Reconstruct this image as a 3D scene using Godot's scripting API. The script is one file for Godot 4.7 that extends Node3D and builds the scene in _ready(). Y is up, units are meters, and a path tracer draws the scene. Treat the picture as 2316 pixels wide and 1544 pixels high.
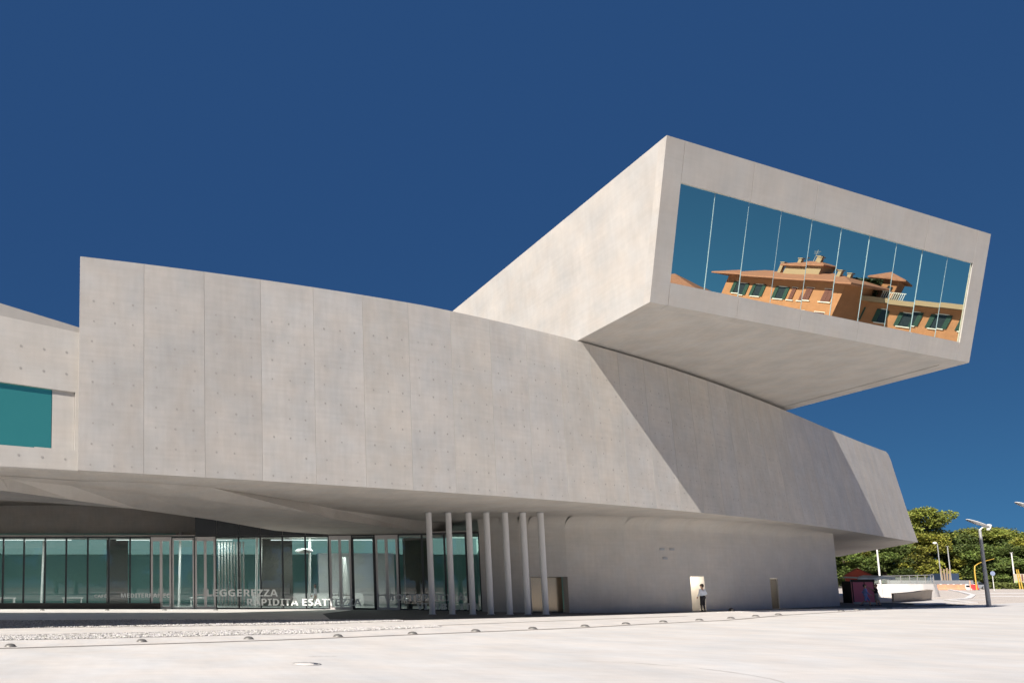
extends Node3D

var M := {}
var used_names := {}
var rng := RandomNumberGenerator.new()

# ---------------------------------------------------------------- helpers
func v3(x: float, y: float, d: float) -> Vector3:      # d = metres in front of the photographer
	return Vector3(x, y, -d)

func begin() -> SurfaceTool:
	var st := SurfaceTool.new()
	st.begin(Mesh.PRIMITIVE_TRIANGLES)
	st.set_smooth_group(-1)
	return st

func tri(st: SurfaceTool, a: Vector3, b: Vector3, c: Vector3, out: Vector3) -> void:
	if (c - a).cross(b - a).dot(out) < 0.0:
		var t := b
		b = c
		c = t
	st.add_vertex(a)
	st.add_vertex(b)
	st.add_vertex(c)

func quad(st: SurfaceTool, a: Vector3, b: Vector3, c: Vector3, d: Vector3, out: Vector3) -> void:
	tri(st, a, b, c, out)
	tri(st, a, c, d, out)

func quad_uv(st: SurfaceTool, p: Array, uv: Array, out: Vector3) -> void:
	var order := [0, 1, 2, 0, 2, 3]
	if (p[2] - p[0]).cross(p[1] - p[0]).dot(out) < 0.0:
		order = [0, 2, 1, 0, 3, 2]
	for k in order:
		st.set_uv(uv[k])
		st.add_vertex(p[k])

func box(st: SurfaceTool, c: Vector3, s: Vector3, b := Basis()) -> void:
	var x := b.x * s.x * 0.5
	var y := b.y * s.y * 0.5
	var z := b.z * s.z * 0.5
	quad(st, c + x - y - z, c + x + y - z, c + x + y + z, c + x - y + z, x)
	quad(st, c - x - y - z, c - x + y - z, c - x + y + z, c - x - y + z, -x)
	quad(st, c - x + y - z, c + x + y - z, c + x + y + z, c - x + y + z, y)
	quad(st, c - x - y - z, c + x - y - z, c + x - y + z, c - x - y + z, -y)
	quad(st, c - x - y + z, c + x - y + z, c + x + y + z, c - x + y + z, z)
	quad(st, c - x - y - z, c + x - y - z, c + x + y - z, c - x + y - z, -z)

func tube(st: SurfaceTool, pts: Array, radii: Array, sides := 10, group := 1) -> void:
	st.set_smooth_group(group)
	var rings := []
	for i in pts.size():
		var t: Vector3 = (pts[mini(i + 1, pts.size() - 1)] - pts[maxi(i - 1, 0)]).normalized()
		var u := t.cross(Vector3(0.31, 0.2, 0.93)).normalized()
		var w := t.cross(u)
		var ring := []
		for k in sides:
			var a := TAU * k / sides
			ring.append(pts[i] + (u * cos(a) + w * sin(a)) * radii[i])
		rings.append(ring)
	for i in pts.size() - 1:
		for k in sides:
			var k2 := (k + 1) % sides
			var mid: Vector3 = (rings[i][k] + rings[i][k2]) * 0.5
			quad(st, rings[i][k], rings[i][k2], rings[i + 1][k2], rings[i + 1][k], mid - pts[i])
	st.set_smooth_group(-1)
	for e in [0, pts.size() - 1]:
		var out: Vector3 = (pts[0] - pts[1]) if e == 0 else (pts[e] - pts[e - 1])
		for k in range(1, sides - 1):
			tri(st, rings[e][0], rings[e][k], rings[e][k + 1], out)

func lathe(st: SurfaceTool, prof: Array, at: Vector3, sides := 14) -> void:   # prof: Vector2(radius, y)
	st.set_smooth_group(1)
	for i in prof.size() - 1:
		for k in sides:
			var a := TAU * k / sides
			var b := TAU * (k + 1) / sides
			var da := Vector3(cos(a), 0, sin(a))
			var db := Vector3(cos(b), 0, sin(b))
			var p0: Vector3 = at + da * prof[i].x + Vector3(0, prof[i].y, 0)
			var p1: Vector3 = at + db * prof[i].x + Vector3(0, prof[i].y, 0)
			var p2: Vector3 = at + db * prof[i + 1].x + Vector3(0, prof[i + 1].y, 0)
			var p3: Vector3 = at + da * prof[i + 1].x + Vector3(0, prof[i + 1].y, 0)
			var slope: Vector2 = prof[i + 1] - prof[i]
			quad(st, p0, p1, p2, p3, (da + db).normalized() * slope.y - Vector3(0, slope.x, 0))
	st.set_smooth_group(-1)

func prism(st: SurfaceTool, plan: Array, y0: float, y1: float) -> void:       # plan: Vector2(x, d)
	var poly := PackedVector2Array(plan)
	if Geometry2D.is_polygon_clockwise(poly):
		poly.reverse()
	var idx := Geometry2D.triangulate_polygon(poly)
	for i in range(0, idx.size(), 3):
		var a := poly[idx[i]]
		var b := poly[idx[i + 1]]
		var c := poly[idx[i + 2]]
		tri(st, v3(a.x, y1, a.y), v3(b.x, y1, b.y), v3(c.x, y1, c.y), Vector3.UP)
		if y1 != y0:
			tri(st, v3(a.x, y0, a.y), v3(b.x, y0, b.y), v3(c.x, y0, c.y), Vector3.DOWN)
	if y1 != y0:
		for i in poly.size():
			var a := poly[i]
			var b := poly[(i + 1) % poly.size()]
			var n := Vector2(b.y - a.y, a.x - b.x)
			quad(st, v3(a.x, y0, a.y), v3(b.x, y0, b.y), v3(b.x, y1, b.y), v3(a.x, y1, a.y), v3(n.x, 0, n.y))

func numbered(called: String) -> String:
	if not used_names.has(called):
		used_names[called] = 0
		return called
	used_names[called] += 1
	return "%s_%03d" % [called, used_names[called]]

func obj(called: String, st: SurfaceTool, m: Material, parent: Node = null, uv := false) -> MeshInstance3D:
	st.generate_normals()
	if uv:
		st.generate_tangents()
	var o := MeshInstance3D.new()
	o.mesh = st.commit()
	o.mesh.surface_set_material(0, m)
	o.name = called if parent else numbered(called)
	if parent:
		parent.add_child(o, true)
	else:
		add_child(o, true)
	return o

func inst(called: String, mesh: Mesh, m: Material, parent: Node, t := Transform3D()) -> MeshInstance3D:
	var o := MeshInstance3D.new()
	o.mesh = mesh
	o.material_override = m
	o.name = called
	o.transform = t
	parent.add_child(o, true)
	return o

func tag(o: Node, label: String, category: String, group := "") -> Node:
	o.set_meta("label", label)
	o.set_meta("category", category)
	if group:
		o.set_meta("group", group)
	return o

func thing(called: String, label: String, category: String, at := Vector3.ZERO, turn := 0.0, group := "") -> Node3D:
	var o := Node3D.new()
	o.name = numbered(called)
	add_child(o, true)
	o.position = at
	o.rotation.y = turn
	tag(o, label, category, group)
	return o

func structure(o: Node, label: String, category := "ground") -> Node:
	tag(o, label, category)
	o.set_meta("kind", "structure")
	return o

func stuff(o: Node) -> Node:
	o.set_meta("kind", "stuff")
	return o

func copy(o: Node3D, label: String, at: Vector3, turn: float, size := Vector3.ONE) -> Node3D:
	var c: Node3D = o.duplicate()
	c.name = numbered(String(o.name).get_slice("_0", 0))
	add_child(c, true)
	c.position = at
	c.rotation.y = turn
	c.scale = size
	c.set_meta("label", label)
	return c

func lin(r: float, g: float, b: float) -> Color:
	return Color(r, g, b).linear_to_srgb()

func mat(called: String, c: Color, rough := 0.8, metal := 0.0) -> StandardMaterial3D:
	var m := StandardMaterial3D.new()
	m.resource_name = called
	m.albedo_color = c
	m.roughness = rough
	m.metallic = metal
	m.cull_mode = BaseMaterial3D.CULL_DISABLED
	M[called] = m
	return m

# ---------------------------------------------------------------- textures
func noise(freq: float, kind := FastNoiseLite.TYPE_SIMPLEX_SMOOTH, octaves := 4, s := 1) -> FastNoiseLite:
	var n := FastNoiseLite.new()
	n.noise_type = kind
	n.frequency = freq
	n.fractal_octaves = octaves
	n.seed = s
	return n

func field_bytes(n: FastNoiseLite, w: int, h: int) -> PackedByteArray:
	return n.get_seamless_image(w, h).get_data()

func stretched(n: FastNoiseLite, w: int, h: int, kx: int, ky: int) -> PackedByteArray:   # noise drawn out along one axis
	var im := n.get_seamless_image(w / kx, h / ky)
	im.resize(w, h, Image.INTERPOLATE_CUBIC)
	return im.get_data()

func concrete_image(s: int, size: int, board: float, cloud: float, streak: float) -> ImageTexture:
	var a := field_bytes(noise(0.0035, FastNoiseLite.TYPE_SIMPLEX_SMOOTH, 4, s), size, size)
	var b := field_bytes(noise(0.02, FastNoiseLite.TYPE_SIMPLEX_SMOOTH, 3, s + 1), size, size)
	var c := stretched(noise(0.035, FastNoiseLite.TYPE_SIMPLEX_SMOOTH, 4, s + 2), size, size, 1, 8)
	var d := stretched(noise(0.05, FastNoiseLite.TYPE_SIMPLEX_SMOOTH, 3, s + 3), size, size, 16, 1)
	var e := field_bytes(noise(0.35, FastNoiseLite.TYPE_SIMPLEX, 2, s + 4), size, size)
	var w := field_bytes(noise(0.006, FastNoiseLite.TYPE_SIMPLEX_SMOOTH, 3, s + 5), size, size)
	var out := PackedByteArray()
	out.resize(size * size * 3)
	for i in size * size:
		var v := 0.93 + (a[i] - 128) * cloud * 0.001 + (b[i] - 128) * 0.00012 + (c[i] - 128) * streak * 0.001 + (d[i] - 128) * board * 0.001 + (e[i] - 128) * 0.0002
		var warm := (w[i] - 128) * 0.0001
		out[i * 3] = clampi(int((v + warm) * 255.0), 0, 255)
		out[i * 3 + 1] = clampi(int(v * 255.0), 0, 255)
		out[i * 3 + 2] = clampi(int((v - warm) * 255.0), 0, 255)
	return ImageTexture.create_from_image(Image.create_from_data(size, size, false, Image.FORMAT_RGB8, out))

func speckle_image(s: int, size: int, freq: float, depth: float) -> ImageTexture:
	var a := field_bytes(noise(freq, FastNoiseLite.TYPE_SIMPLEX, 3, s), size, size)
	var b := field_bytes(noise(0.008, FastNoiseLite.TYPE_SIMPLEX_SMOOTH, 4, s + 1), size, size)
	var out := PackedByteArray()
	out.resize(size * size)
	for i in size * size:
		out[i] = clampi(int((0.82 + (a[i] - 128) * depth * 0.001 + (b[i] - 128) * 0.0007) * 255.0), 0, 255)
	return ImageTexture.create_from_image(Image.create_from_data(size, size, false, Image.FORMAT_L8, out))

func triplanar(m: StandardMaterial3D, t: Texture2D, metres: float) -> void:
	m.albedo_texture = t
	m.uv1_triplanar = true
	m.uv1_world_triplanar = true
	m.uv1_scale = Vector3.ONE / metres

func make_materials() -> void:
	var wall_tex := concrete_image(11, 1024, 0.12, 0.27, 0.15)
	var soft_tex := concrete_image(23, 1024, 0.1, 0.3, 0.12)
	var paving_tex := concrete_image(37, 1024, 0.12, 0.3, 0.08)
	var speck := speckle_image(5, 512, 0.2, 1.6)
	var m := mat("fair_faced_concrete", lin(0.55, 0.523, 0.484), 0.75)
	m.albedo_texture = wall_tex
	for k in 3:
		var v := mat("fair_faced_concrete_%s" % ["cool", "warm", "dull"][k], [lin(0.55, 0.528, 0.498), lin(0.565, 0.533, 0.488), lin(0.49, 0.468, 0.44)][k], 0.75)
		v.albedo_texture = wall_tex
	m = mat("smooth_concrete", lin(0.55, 0.523, 0.484), 0.75)
	triplanar(m, wall_tex, 12.0)
	m = mat("pale_concrete", lin(0.55, 0.523, 0.484), 0.75)
	triplanar(m, soft_tex, 12.0)
	m = mat("soffit_concrete", lin(0.55, 0.523, 0.484), 0.8)
	triplanar(m, soft_tex, 9.0)
	m = mat("ground_wall_concrete", lin(0.55, 0.523, 0.484), 0.75)
	triplanar(m, wall_tex, 10.0)
	mat("joint", lin(0.28, 0.265, 0.25), 0.9)
	mat("tie_plug", lin(0.33, 0.315, 0.295), 0.9)
	m = mat("plaza_concrete", lin(0.70, 0.682, 0.66), 0.8)
	triplanar(m, paving_tex, 13.0)
	m = mat("band_concrete", lin(0.70, 0.675, 0.65), 0.8)
	triplanar(m, soft_tex, 7.0)
	m = mat("street_paving", lin(0.88, 0.79, 0.70), 0.9)
	triplanar(m, speck, 6.0)
	m = mat("earth", lin(0.38, 0.35, 0.31), 0.95)
	triplanar(m, speck, 30.0)
	m = mat("painted_shade", lin(0.13, 0.13, 0.135), 0.9)  # dark colour standing in for the ground shade under the museum
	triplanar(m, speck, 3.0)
	m = mat("drain", lin(0.30, 0.275, 0.25), 0.8)
	triplanar(m, speck, 2.0)
	mat("kerb_stone", lin(0.8, 0.78, 0.75), 0.7)
	m = mat("gravel_base", lin(0.62, 0.61, 0.59), 0.95)
	triplanar(m, speck, 1.5)
	m = mat("pebble", Color.WHITE, 0.85)
	m.vertex_color_use_as_albedo = true
	mat("column_paint", lin(0.62, 0.62, 0.62), 0.45)
	m = mat("panorama_glass", lin(0.80, 0.87, 0.70), 0.0, 1.0)
	m.metallic_specular = 0.6
	m = mat("entrance_glass", lin(0.012, 0.045, 0.042), 0.0, 0.0)
	m.transparency = BaseMaterial3D.TRANSPARENCY_ALPHA
	m.albedo_color.a = 0.12
	m.metallic_specular = 1.0
	m = mat("wing_glass", lin(0.07, 0.36, 0.34), 0.05, 0.55)
	mat("frame_dark", lin(0.03, 0.035, 0.04), 0.4)
	mat("frame_aluminium", lin(0.55, 0.53, 0.52), 0.4, 0.2)
	mat("mullion_steel", lin(0.36, 0.5, 0.56), 0.35, 0.3)
	mat("lettering_white", lin(0.72, 0.75, 0.74), 0.6)
	mat("bronze", lin(0.42, 0.33, 0.23), 0.2, 0.85)
	mat("dark_wall", lin(0.09, 0.085, 0.08), 0.8)
	m = mat("facade_concrete", lin(0.55, 0.523, 0.484), 0.8)
	triplanar(m, wall_tex, 9.0)
	mat("plinth_dark", lin(0.04, 0.038, 0.036), 0.7)
	mat("lobby_wall", lin(0.30, 0.52, 0.48), 0.7)
	mat("teal_wall", lin(0.09, 0.20, 0.20), 0.6)
	mat("lobby_floor", lin(0.45, 0.45, 0.43), 0.4)
	mat("white_plaster", lin(0.8, 0.79, 0.77), 0.8)
	mat("cream_plaster", lin(0.70, 0.665, 0.61), 0.8)
	m = mat("lamp_glow", lin(1, 0.9, 0.75), 0.5)
	m.emission_enabled = true
	m.emission = lin(1, 0.88, 0.7)
	m.emission_energy_multiplier = 0.8
	m = mat("strip_glow", lin(0.9, 1, 0.97), 0.5)
	m.emission_enabled = true
	m.emission = lin(0.85, 1, 0.96)
	m.emission_energy_multiplier = 0.5
	mat("dome_metal", lin(0.2, 0.195, 0.185), 0.5, 0.5)
	mat("tyre_mark", lin(0.50, 0.475, 0.45), 0.8)
	mat("lamp_post_grey", lin(0.38, 0.39, 0.40), 0.45, 0.4)
	mat("lamp_head", lin(0.72, 0.72, 0.70), 0.5)
	mat("skin", lin(0.45, 0.27, 0.19), 0.6)
	mat("shirt_white", lin(0.72, 0.76, 0.82), 0.8)
	mat("trousers_black", lin(0.015, 0.015, 0.02), 0.85)
	mat("shirt_black", lin(0.012, 0.012, 0.012), 0.85)
	mat("shorts_grey", lin(0.30, 0.31, 0.30), 0.85)
	mat("shirt_blue", lin(0.16, 0.24, 0.52), 0.85)
	mat("trousers_beige", lin(0.5, 0.42, 0.33), 0.85)
	mat("hair_dark", lin(0.02, 0.015, 0.012), 0.7)
	mat("shoe_dark", lin(0.02, 0.02, 0.02), 0.6)
	mat("bark", lin(0.07, 0.05, 0.035), 0.95)
	m = mat("foliage", Color.WHITE, 0.7)
	m.vertex_color_use_as_albedo = true
	m.backlight_enabled = true
	m.backlight = Color(0.25, 0.3, 0.1)
	mat("kiosk_pink", lin(0.68, 0.19, 0.27), 0.6)
	mat("kiosk_dark", lin(0.02, 0.018, 0.018), 0.6)
	mat("hut_red", lin(0.62, 0.12, 0.07), 0.75)
	mat("hut_roof", lin(0.32, 0.09, 0.07), 0.85)
	mat("awning", lin(0.55, 0.6, 0.57), 0.7)
	m = mat("ramp_white", lin(0.74, 0.72, 0.69), 0.7)
	triplanar(m, soft_tex, 8.0)
	m = mat("bench_tan", lin(0.42, 0.36, 0.29), 0.75)
	triplanar(m, soft_tex, 6.0)
	mat("steel", lin(0.5, 0.5, 0.48), 0.4, 0.6)
	m = mat("rail_glass", lin(0.4, 0.45, 0.42), 0.1)
	m.transparency = BaseMaterial3D.TRANSPARENCY_ALPHA
	m.albedo_color.a = 0.35
	mat("orange_plastic", lin(0.78, 0.36, 0.22), 0.5)
	mat("white_plastic", lin(0.8, 0.8, 0.78), 0.5)
	mat("red_plastic", lin(0.7, 0.06, 0.06), 0.5)
	mat("car_silver", lin(0.45, 0.47, 0.5), 0.25, 0.4)
	mat("car_white", lin(0.75, 0.76, 0.77), 0.25)
	mat("car_glass", lin(0.02, 0.025, 0.03), 0.05)
	mat("truck_blue", lin(0.03, 0.05, 0.09), 0.4)
	mat("rubber", lin(0.02, 0.02, 0.02), 0.8)
	mat("yellow_paint", lin(0.5, 0.33, 0.05), 0.5)
	mat("sign_blue", lin(0.28, 0.34, 0.5), 0.5)
	mat("poster", lin(0.62, 0.55, 0.42), 0.7)
	mat("poster_ink", lin(0.22, 0.1, 0.07), 0.7)
	mat("poster_green", lin(0.55, 0.68, 0.3), 0.7)
	m = mat("ochre_render", lin(0.50, 0.235, 0.12), 0.85)
	triplanar(m, soft_tex, 6.0)
	mat("cornice_stone", lin(0.36, 0.27, 0.18), 0.85)
	m = mat("roof_tiles", lin(0.55, 0.26, 0.17), 0.85)
	triplanar(m, speck, 3.0)
	mat("shutter_green", lin(0.015, 0.06, 0.05), 0.6)
	mat("shutter_brown", lin(0.16, 0.06, 0.05), 0.6)
	mat("window_glass", lin(0.03, 0.04, 0.05), 0.05)

# ---------------------------------------------------------------- museum shape (metres)
func block_front(x: float) -> float:     # lower edge of the great curved wall, in plan
	return 27.3285803 + 0.371810553 * x + 0.00122632756 * x * x + 5.11079863e-05 * x * x * x - 4.32366312e-07 * x * x * x * x

func block_top(x: float) -> float:       # its upper edge, in plan
	return 27.2387831 + 0.335146954 * x + 0.00398115768 * x * x + 1.25883368e-05 * x * x * x - 3.189519e-07 * x * x * x * x

const BLOCK_L := -2.9
const BLOCK_R := 77.4
const SOFFIT := 6.03

func top_height(x: float) -> float:
	if x < 13.0:
		return lerpf(14.43, 14.84, (x + 2.9) / 15.9)
	return lerpf(14.84, 14.5, clampf((x - 22.0) / 33.0, 0.0, 1.0))

func inward(x: float) -> Vector3:
	var s := (block_front(x + 0.05) - block_front(x - 0.05)) / 0.1
	var k := 1.0 / sqrt(1.0 + s * s)
	return v3(-s * k, 0, k)

func wall_point(xb: float, h: float, back := 0.0) -> Vector3:
	var shift := 5.4 * pow(maxf(0.0, xb - 30.0) / 47.4, 2.0)
	var xt := xb - shift
	var yt := top_height(xt)
	var e := BLOCK_R - xb
	if e < 2.2:
		yt -= 2.2 - sqrt(maxf(0.0, 2.2 * 2.2 - (2.2 - e) * (2.2 - e)))
	var p := v3(xb, SOFFIT, block_front(xb)).lerp(v3(xt, yt, block_top(xt)), h)
	return p + (inward(xb) if back < 1.0 else inward(xb).lerp(v3(-0.03, 0, 1), clampf(1.0 - (xb + 2.9) / 9.0, 0.0, 1.0))) * back

func _ready() -> void:
	rng.seed = 7
	# ------------------------------------------------------------ camera, sky, sun, exposure
	var cam := Camera3D.new()
	cam.name = "camera"
	add_child(cam)
	cam.position = Vector3(0, 1.75, 0)
	cam.rotation.x = atan(167.0 / 1600.0)
	cam.keep_aspect = Camera3D.KEEP_HEIGHT
	cam.set_frustum(0.1 * 1544.0 / 1600.0, Vector2(0.1 * 808.0 / 1600.0, 0.1 * 383.0 / 1600.0), 0.1, 2000.0)
	cam.current = true

	var exposure := 1.92
	var env := Environment.new()
	env.background_mode = Environment.BG_SKY
	env.tonemap_mode = Environment.TONE_MAPPER_LINEAR
	env.tonemap_exposure = exposure
	env.sdfgi_enabled = true
	env.ssao_enabled = true
	env.ssil_enabled = true
	var sky := ProceduralSkyMaterial.new()
	sky.sky_top_color = lin(0.0114, 0.0372, 0.1035)
	sky.sky_horizon_color = lin(0.032, 0.114, 0.2285)
	sky.sky_curve = 0.094
	sky.ground_bottom_color = lin(0.2, 0.19, 0.17)
	sky.ground_horizon_color = lin(0.2, 0.19, 0.17)
	sky.sky_energy_multiplier = 1.0
	env.sky = Sky.new()
	env.sky.sky_material = sky
	var we := WorldEnvironment.new()
	we.name = "environment"
	we.environment = env
	add_child(we)

	var sun := DirectionalLight3D.new()
	sun.name = "sun"
	sun.light_color = Color(1.0, 0.965, 0.925)
	sun.light_energy = 1.3
	sun.light_angular_distance = 0.5
	sun.shadow_enabled = true
	sun.sky_mode = DirectionalLight3D.SKY_MODE_LIGHT_ONLY
	add_child(sun)
	sun.look_at_from_position(Vector3.ZERO, Vector3(1.07, -1.0, -0.95), Vector3.UP)

	make_materials()
	build_ground()
	build_museum()
	build_right_side()
	build_trees()
	build_palazzi()
	build_people()
	build_small_things()

# ---------------------------------------------------------------- ground
func lookup(pts: Array, x: float) -> float:      # piecewise linear through Vector2(x, d)
	if x <= pts[0].x:
		return pts[0].y + (x - pts[0].x) * (pts[1].y - pts[0].y) / (pts[1].x - pts[0].x)
	for i in pts.size() - 1:
		if x <= pts[i + 1].x:
			return lerpf(pts[i].y, pts[i + 1].y, (x - pts[i].x) / (pts[i + 1].x - pts[i].x))
	var n := pts.size() - 1
	return pts[n].y + (x - pts[n].x) * (pts[n].y - pts[n - 1].y) / (pts[n].x - pts[n - 1].x)

const EDGE_A := [Vector2(-60, 3), Vector2(-30, 12.2), Vector2(-12, 17.4), Vector2(-4.28, 19.84), Vector2(0, 21.31), Vector2(5.03, 23.29), Vector2(10.4, 25.91), Vector2(17.06, 29.07), Vector2(23.26, 32.72), Vector2(28.59, 35.56), Vector2(36.21, 41.2), Vector2(47, 47.9), Vector2(57, 53.8), Vector2(66, 59.0), Vector2(90, 73)]
const EDGE_B := [Vector2(-60, 9), Vector2(-30, 17), Vector2(-12, 22.7), Vector2(-5.4, 25.01), Vector2(0, 26.64), Vector2(6.16, 28.49), Vector2(10.13, 29.9), Vector2(15.55, 32.7), Vector2(20.64, 35.4), Vector2(30, 40.3), Vector2(40, 46.6), Vector2(60, 59.0), Vector2(66, 62.7)]

func curve_points(pts: Array, x0: float, x1: float, step: float, off := 0.0) -> Array:
	var out := []
	var n := int(ceil((x1 - x0) / step))
	for i in n + 1:
		var x := lerpf(x0, x1, float(i) / n)
		out.append(Vector2(x, lookup(pts, x) + off))
	return out

func rise(d: float) -> float:
	return clampf((d - 86.0) * 0.0138, 0.0, 2.6)

func build_ground() -> void:
	var st := begin()
	var ds := [-300.0, -120.0, -60.0, 0.0, 40.0, 86.0, 110.0, 150.0, 200.0, 270.0, 400.0, 900.0, 1800.0]
	var xs := [-900.0, -300.0, -100.0, 0.0, 60.0, 120.0, 200.0, 300.0, 600.0, 1800.0]
	for i in ds.size() - 1:
		for k in xs.size() - 1:
			quad(st, v3(xs[k], rise(ds[i]) - 0.07, ds[i]), v3(xs[k + 1], rise(ds[i]) - 0.07, ds[i]), v3(xs[k + 1], rise(ds[i + 1]) - 0.07, ds[i + 1]), v3(xs[k], rise(ds[i + 1]) - 0.07, ds[i + 1]), Vector3.UP)
	structure(obj("ground", st, M.earth), "pale bare ground under and around the square")

	st = begin()
	var plan := curve_points(EDGE_A, -60, 90, 2.5)
	plan.append_array([Vector2(140, 60), Vector2(140, -70), Vector2(-60, -70)])
	prism(st, plan, -0.06, 0.0)
	var plaza := structure(obj("plaza_paving", st, M.plaza_concrete), "broad smooth pale concrete floor of the open square in front", "paving")
	# tyre and trolley marks left on the concrete: thin arcs of darker rubber
	for a in [[9.0, 14.2, 2.6, -1.2, 1.3, 0.05], [33.5, 18.5, 6.5, 0.2, 1.25, 0.05], [31.0, 14.0, 9.0, 0.45, 1.3, 0.06], [44.0, 22.0, 7.0, 0.9, 1.7, 0.07], [19.5, 14.5, 1.6, 0.9, 1.5, 0.06], [26.5, 16.3, 2.2, 1.0, 1.45, 0.05], [4.2, 17.0, 0.7, 1.2, 2.2, 0.06]]:
		var mk := begin()
		for i in 16:
			var t0 := lerpf(a[3], a[4], i / 16.0)
			var t1 := lerpf(a[3], a[4], (i + 1) / 16.0)
			var w: float = a[5] * (0.6 + 0.4 * sin(i * 1.7))
			var c := Vector2(a[0], a[1])
			var p0: Vector2 = c + Vector2(cos(t0), sin(t0)) * a[2]
			var p1: Vector2 = c + Vector2(cos(t1), sin(t1)) * a[2]
			var q0: Vector2 = c + Vector2(cos(t0), sin(t0)) * (a[2] + w)
			var q1: Vector2 = c + Vector2(cos(t1), sin(t1)) * (a[2] + w)
			quad(mk, v3(p0.x, 0.004, p0.y), v3(p1.x, 0.004, p1.y), v3(q1.x, 0.004, q1.y), v3(q0.x, 0.004, q0.y), Vector3.UP)
		obj("tyre_mark", mk, M.tyre_mark, plaza)

	st = begin()
	var inner := curve_points(EDGE_B, -60, 66, 2.5, -0.04)
	inner.reverse()
	plan = curve_points(EDGE_A, -60, 66, 2.5, 0.06)
	plan.append_array(inner)
	prism(st, plan, -0.06, 0.0)
	structure(obj("paving_band", st, M.band_concrete), "curved concrete band set with low domed lights along the square", "paving")

	st = begin()
	plan = curve_points(EDGE_B, -60, 66, 2.5)
	plan.append_array([Vector2(78, 68), Vector2(88, 79.5), Vector2(100, 84), Vector2(100, 112), Vector2(40, 100), Vector2(-60, 90)])
	prism(st, plan, -0.06, 0.0)
	structure(obj("forecourt_paving", st, M.band_concrete), "pale concrete forecourt running under the raised museum", "paving")

	for q in [[EDGE_A, -0.17, 0.13, 66.0, "narrow dark slot drain between the square and the band of domed lights"], [EDGE_B, -0.14, 0.1, 30.0, "thin weathered stone strip along the gravel beds"]]:
		st = begin()
		var near_side := curve_points(q[0], -40, q[3], 2.0, q[1])
		var far_edge := curve_points(q[0], -40, q[3], 2.0, q[2])
		for i in near_side.size() - 1:
			quad(st, v3(near_side[i].x, 0.003, near_side[i].y), v3(near_side[i + 1].x, 0.003, near_side[i + 1].y), v3(far_edge[i + 1].x, 0.003, far_edge[i + 1].y), v3(far_edge[i].x, 0.003, far_edge[i].y), Vector3.UP)
		structure(obj("drain_strip", st, M.drain, null), q[4], "drain")

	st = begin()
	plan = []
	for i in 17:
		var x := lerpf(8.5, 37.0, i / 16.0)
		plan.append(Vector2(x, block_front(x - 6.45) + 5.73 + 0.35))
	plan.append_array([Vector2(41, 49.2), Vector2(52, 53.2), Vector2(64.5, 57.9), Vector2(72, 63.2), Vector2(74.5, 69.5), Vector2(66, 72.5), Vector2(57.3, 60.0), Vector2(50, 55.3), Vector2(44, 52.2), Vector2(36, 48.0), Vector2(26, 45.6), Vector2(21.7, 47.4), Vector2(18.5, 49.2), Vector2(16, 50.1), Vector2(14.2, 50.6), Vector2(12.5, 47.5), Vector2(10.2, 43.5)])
	prism(st, plan, 0.004, 0.004)  # flat sheet following the shadow edge, its dark colour deepens the shade
	structure(obj("painted_shade_sheet", st, M.painted_shade), "dark sheet of painted shade on the forecourt under the raised museum, in front of the ground floor wall", "paving")

	# two beds of white gravel that taper out towards the right
	var beds := [
		[[Vector2(-30, 14.9), Vector2(-4.89, 22.65), Vector2(0, 23.97), Vector2(5.5, 25.8), Vector2(12, 29.9)], [Vector2(-30, 17.0), Vector2(-5.4, 24.55), Vector2(0, 26.2), Vector2(6.16, 28.1), Vector2(12, 30.6)], -24.0, 12.0],
		[[Vector2(-30, 21.0), Vector2(-6.28, 28.9), Vector2(0, 29.98), Vector2(6.77, 31.6), Vector2(12, 34.5)], [Vector2(-30, 27.0), Vector2(-8, 34.9), Vector2(0, 35.6), Vector2(6.8, 35.3), Vector2(12, 35.8)], -26.0, 12.0]]
	var pebble := pebble_mesh()
	var b := 0
	for bed in beds:
		st = begin()
		plan = curve_points(bed[0], bed[2], bed[3], 2.0)
		var far_side := curve_points(bed[1], bed[2], bed[3], 2.0)
		far_side.reverse()
		plan.append_array(far_side)
		prism(st, plan, 0.004, 0.004)
		var place: String = ["beside the domed lights", "along the shaded edge under the museum"][b]
		structure(obj("gravel_bed", st, M.gravel_base), "strip of pale grit under the white gravel " + place, "gravel bed")
		var mm := MultiMesh.new()
		mm.transform_format = MultiMesh.TRANSFORM_3D
		mm.use_colors = true
		mm.mesh = pebble
		var count: int = [6500, 11000][b]
		mm.instance_count = count
		for i in count:
			var x := lerpf(-10.0, bed[3], rng.randf())
			var d := lerpf(lookup(bed[0], x), lookup(bed[1], x), rng.randf())
			var s := rng.randf_range(0.022, 0.05)
			var basis := Basis.from_euler(Vector3(rng.randf_range(-0.4, 0.4), rng.randf() * TAU, rng.randf_range(-0.4, 0.4))).scaled(Vector3(s * rng.randf_range(0.8, 1.4), s * 0.75, s))
			mm.set_instance_transform(i, Transform3D(basis, v3(x, 0.004 + s * 0.4, d)))
			var g := rng.randf_range(0.3, 0.56)
			mm.set_instance_color(i, Color(g, g * rng.randf_range(0.95, 1.0), g * rng.randf_range(0.9, 1.0)))
		var mi := MultiMeshInstance3D.new()
		mi.multimesh = mm
		mi.material_override = M.pebble
		mi.name = numbered("gravel")
		add_child(mi, true)
		stuff(tag(mi, "loose white gravel stones lying " + place, "gravel"))
		b += 1

	# street to the right, its pale kerb and the crossing stripes
	st = begin()
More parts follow.
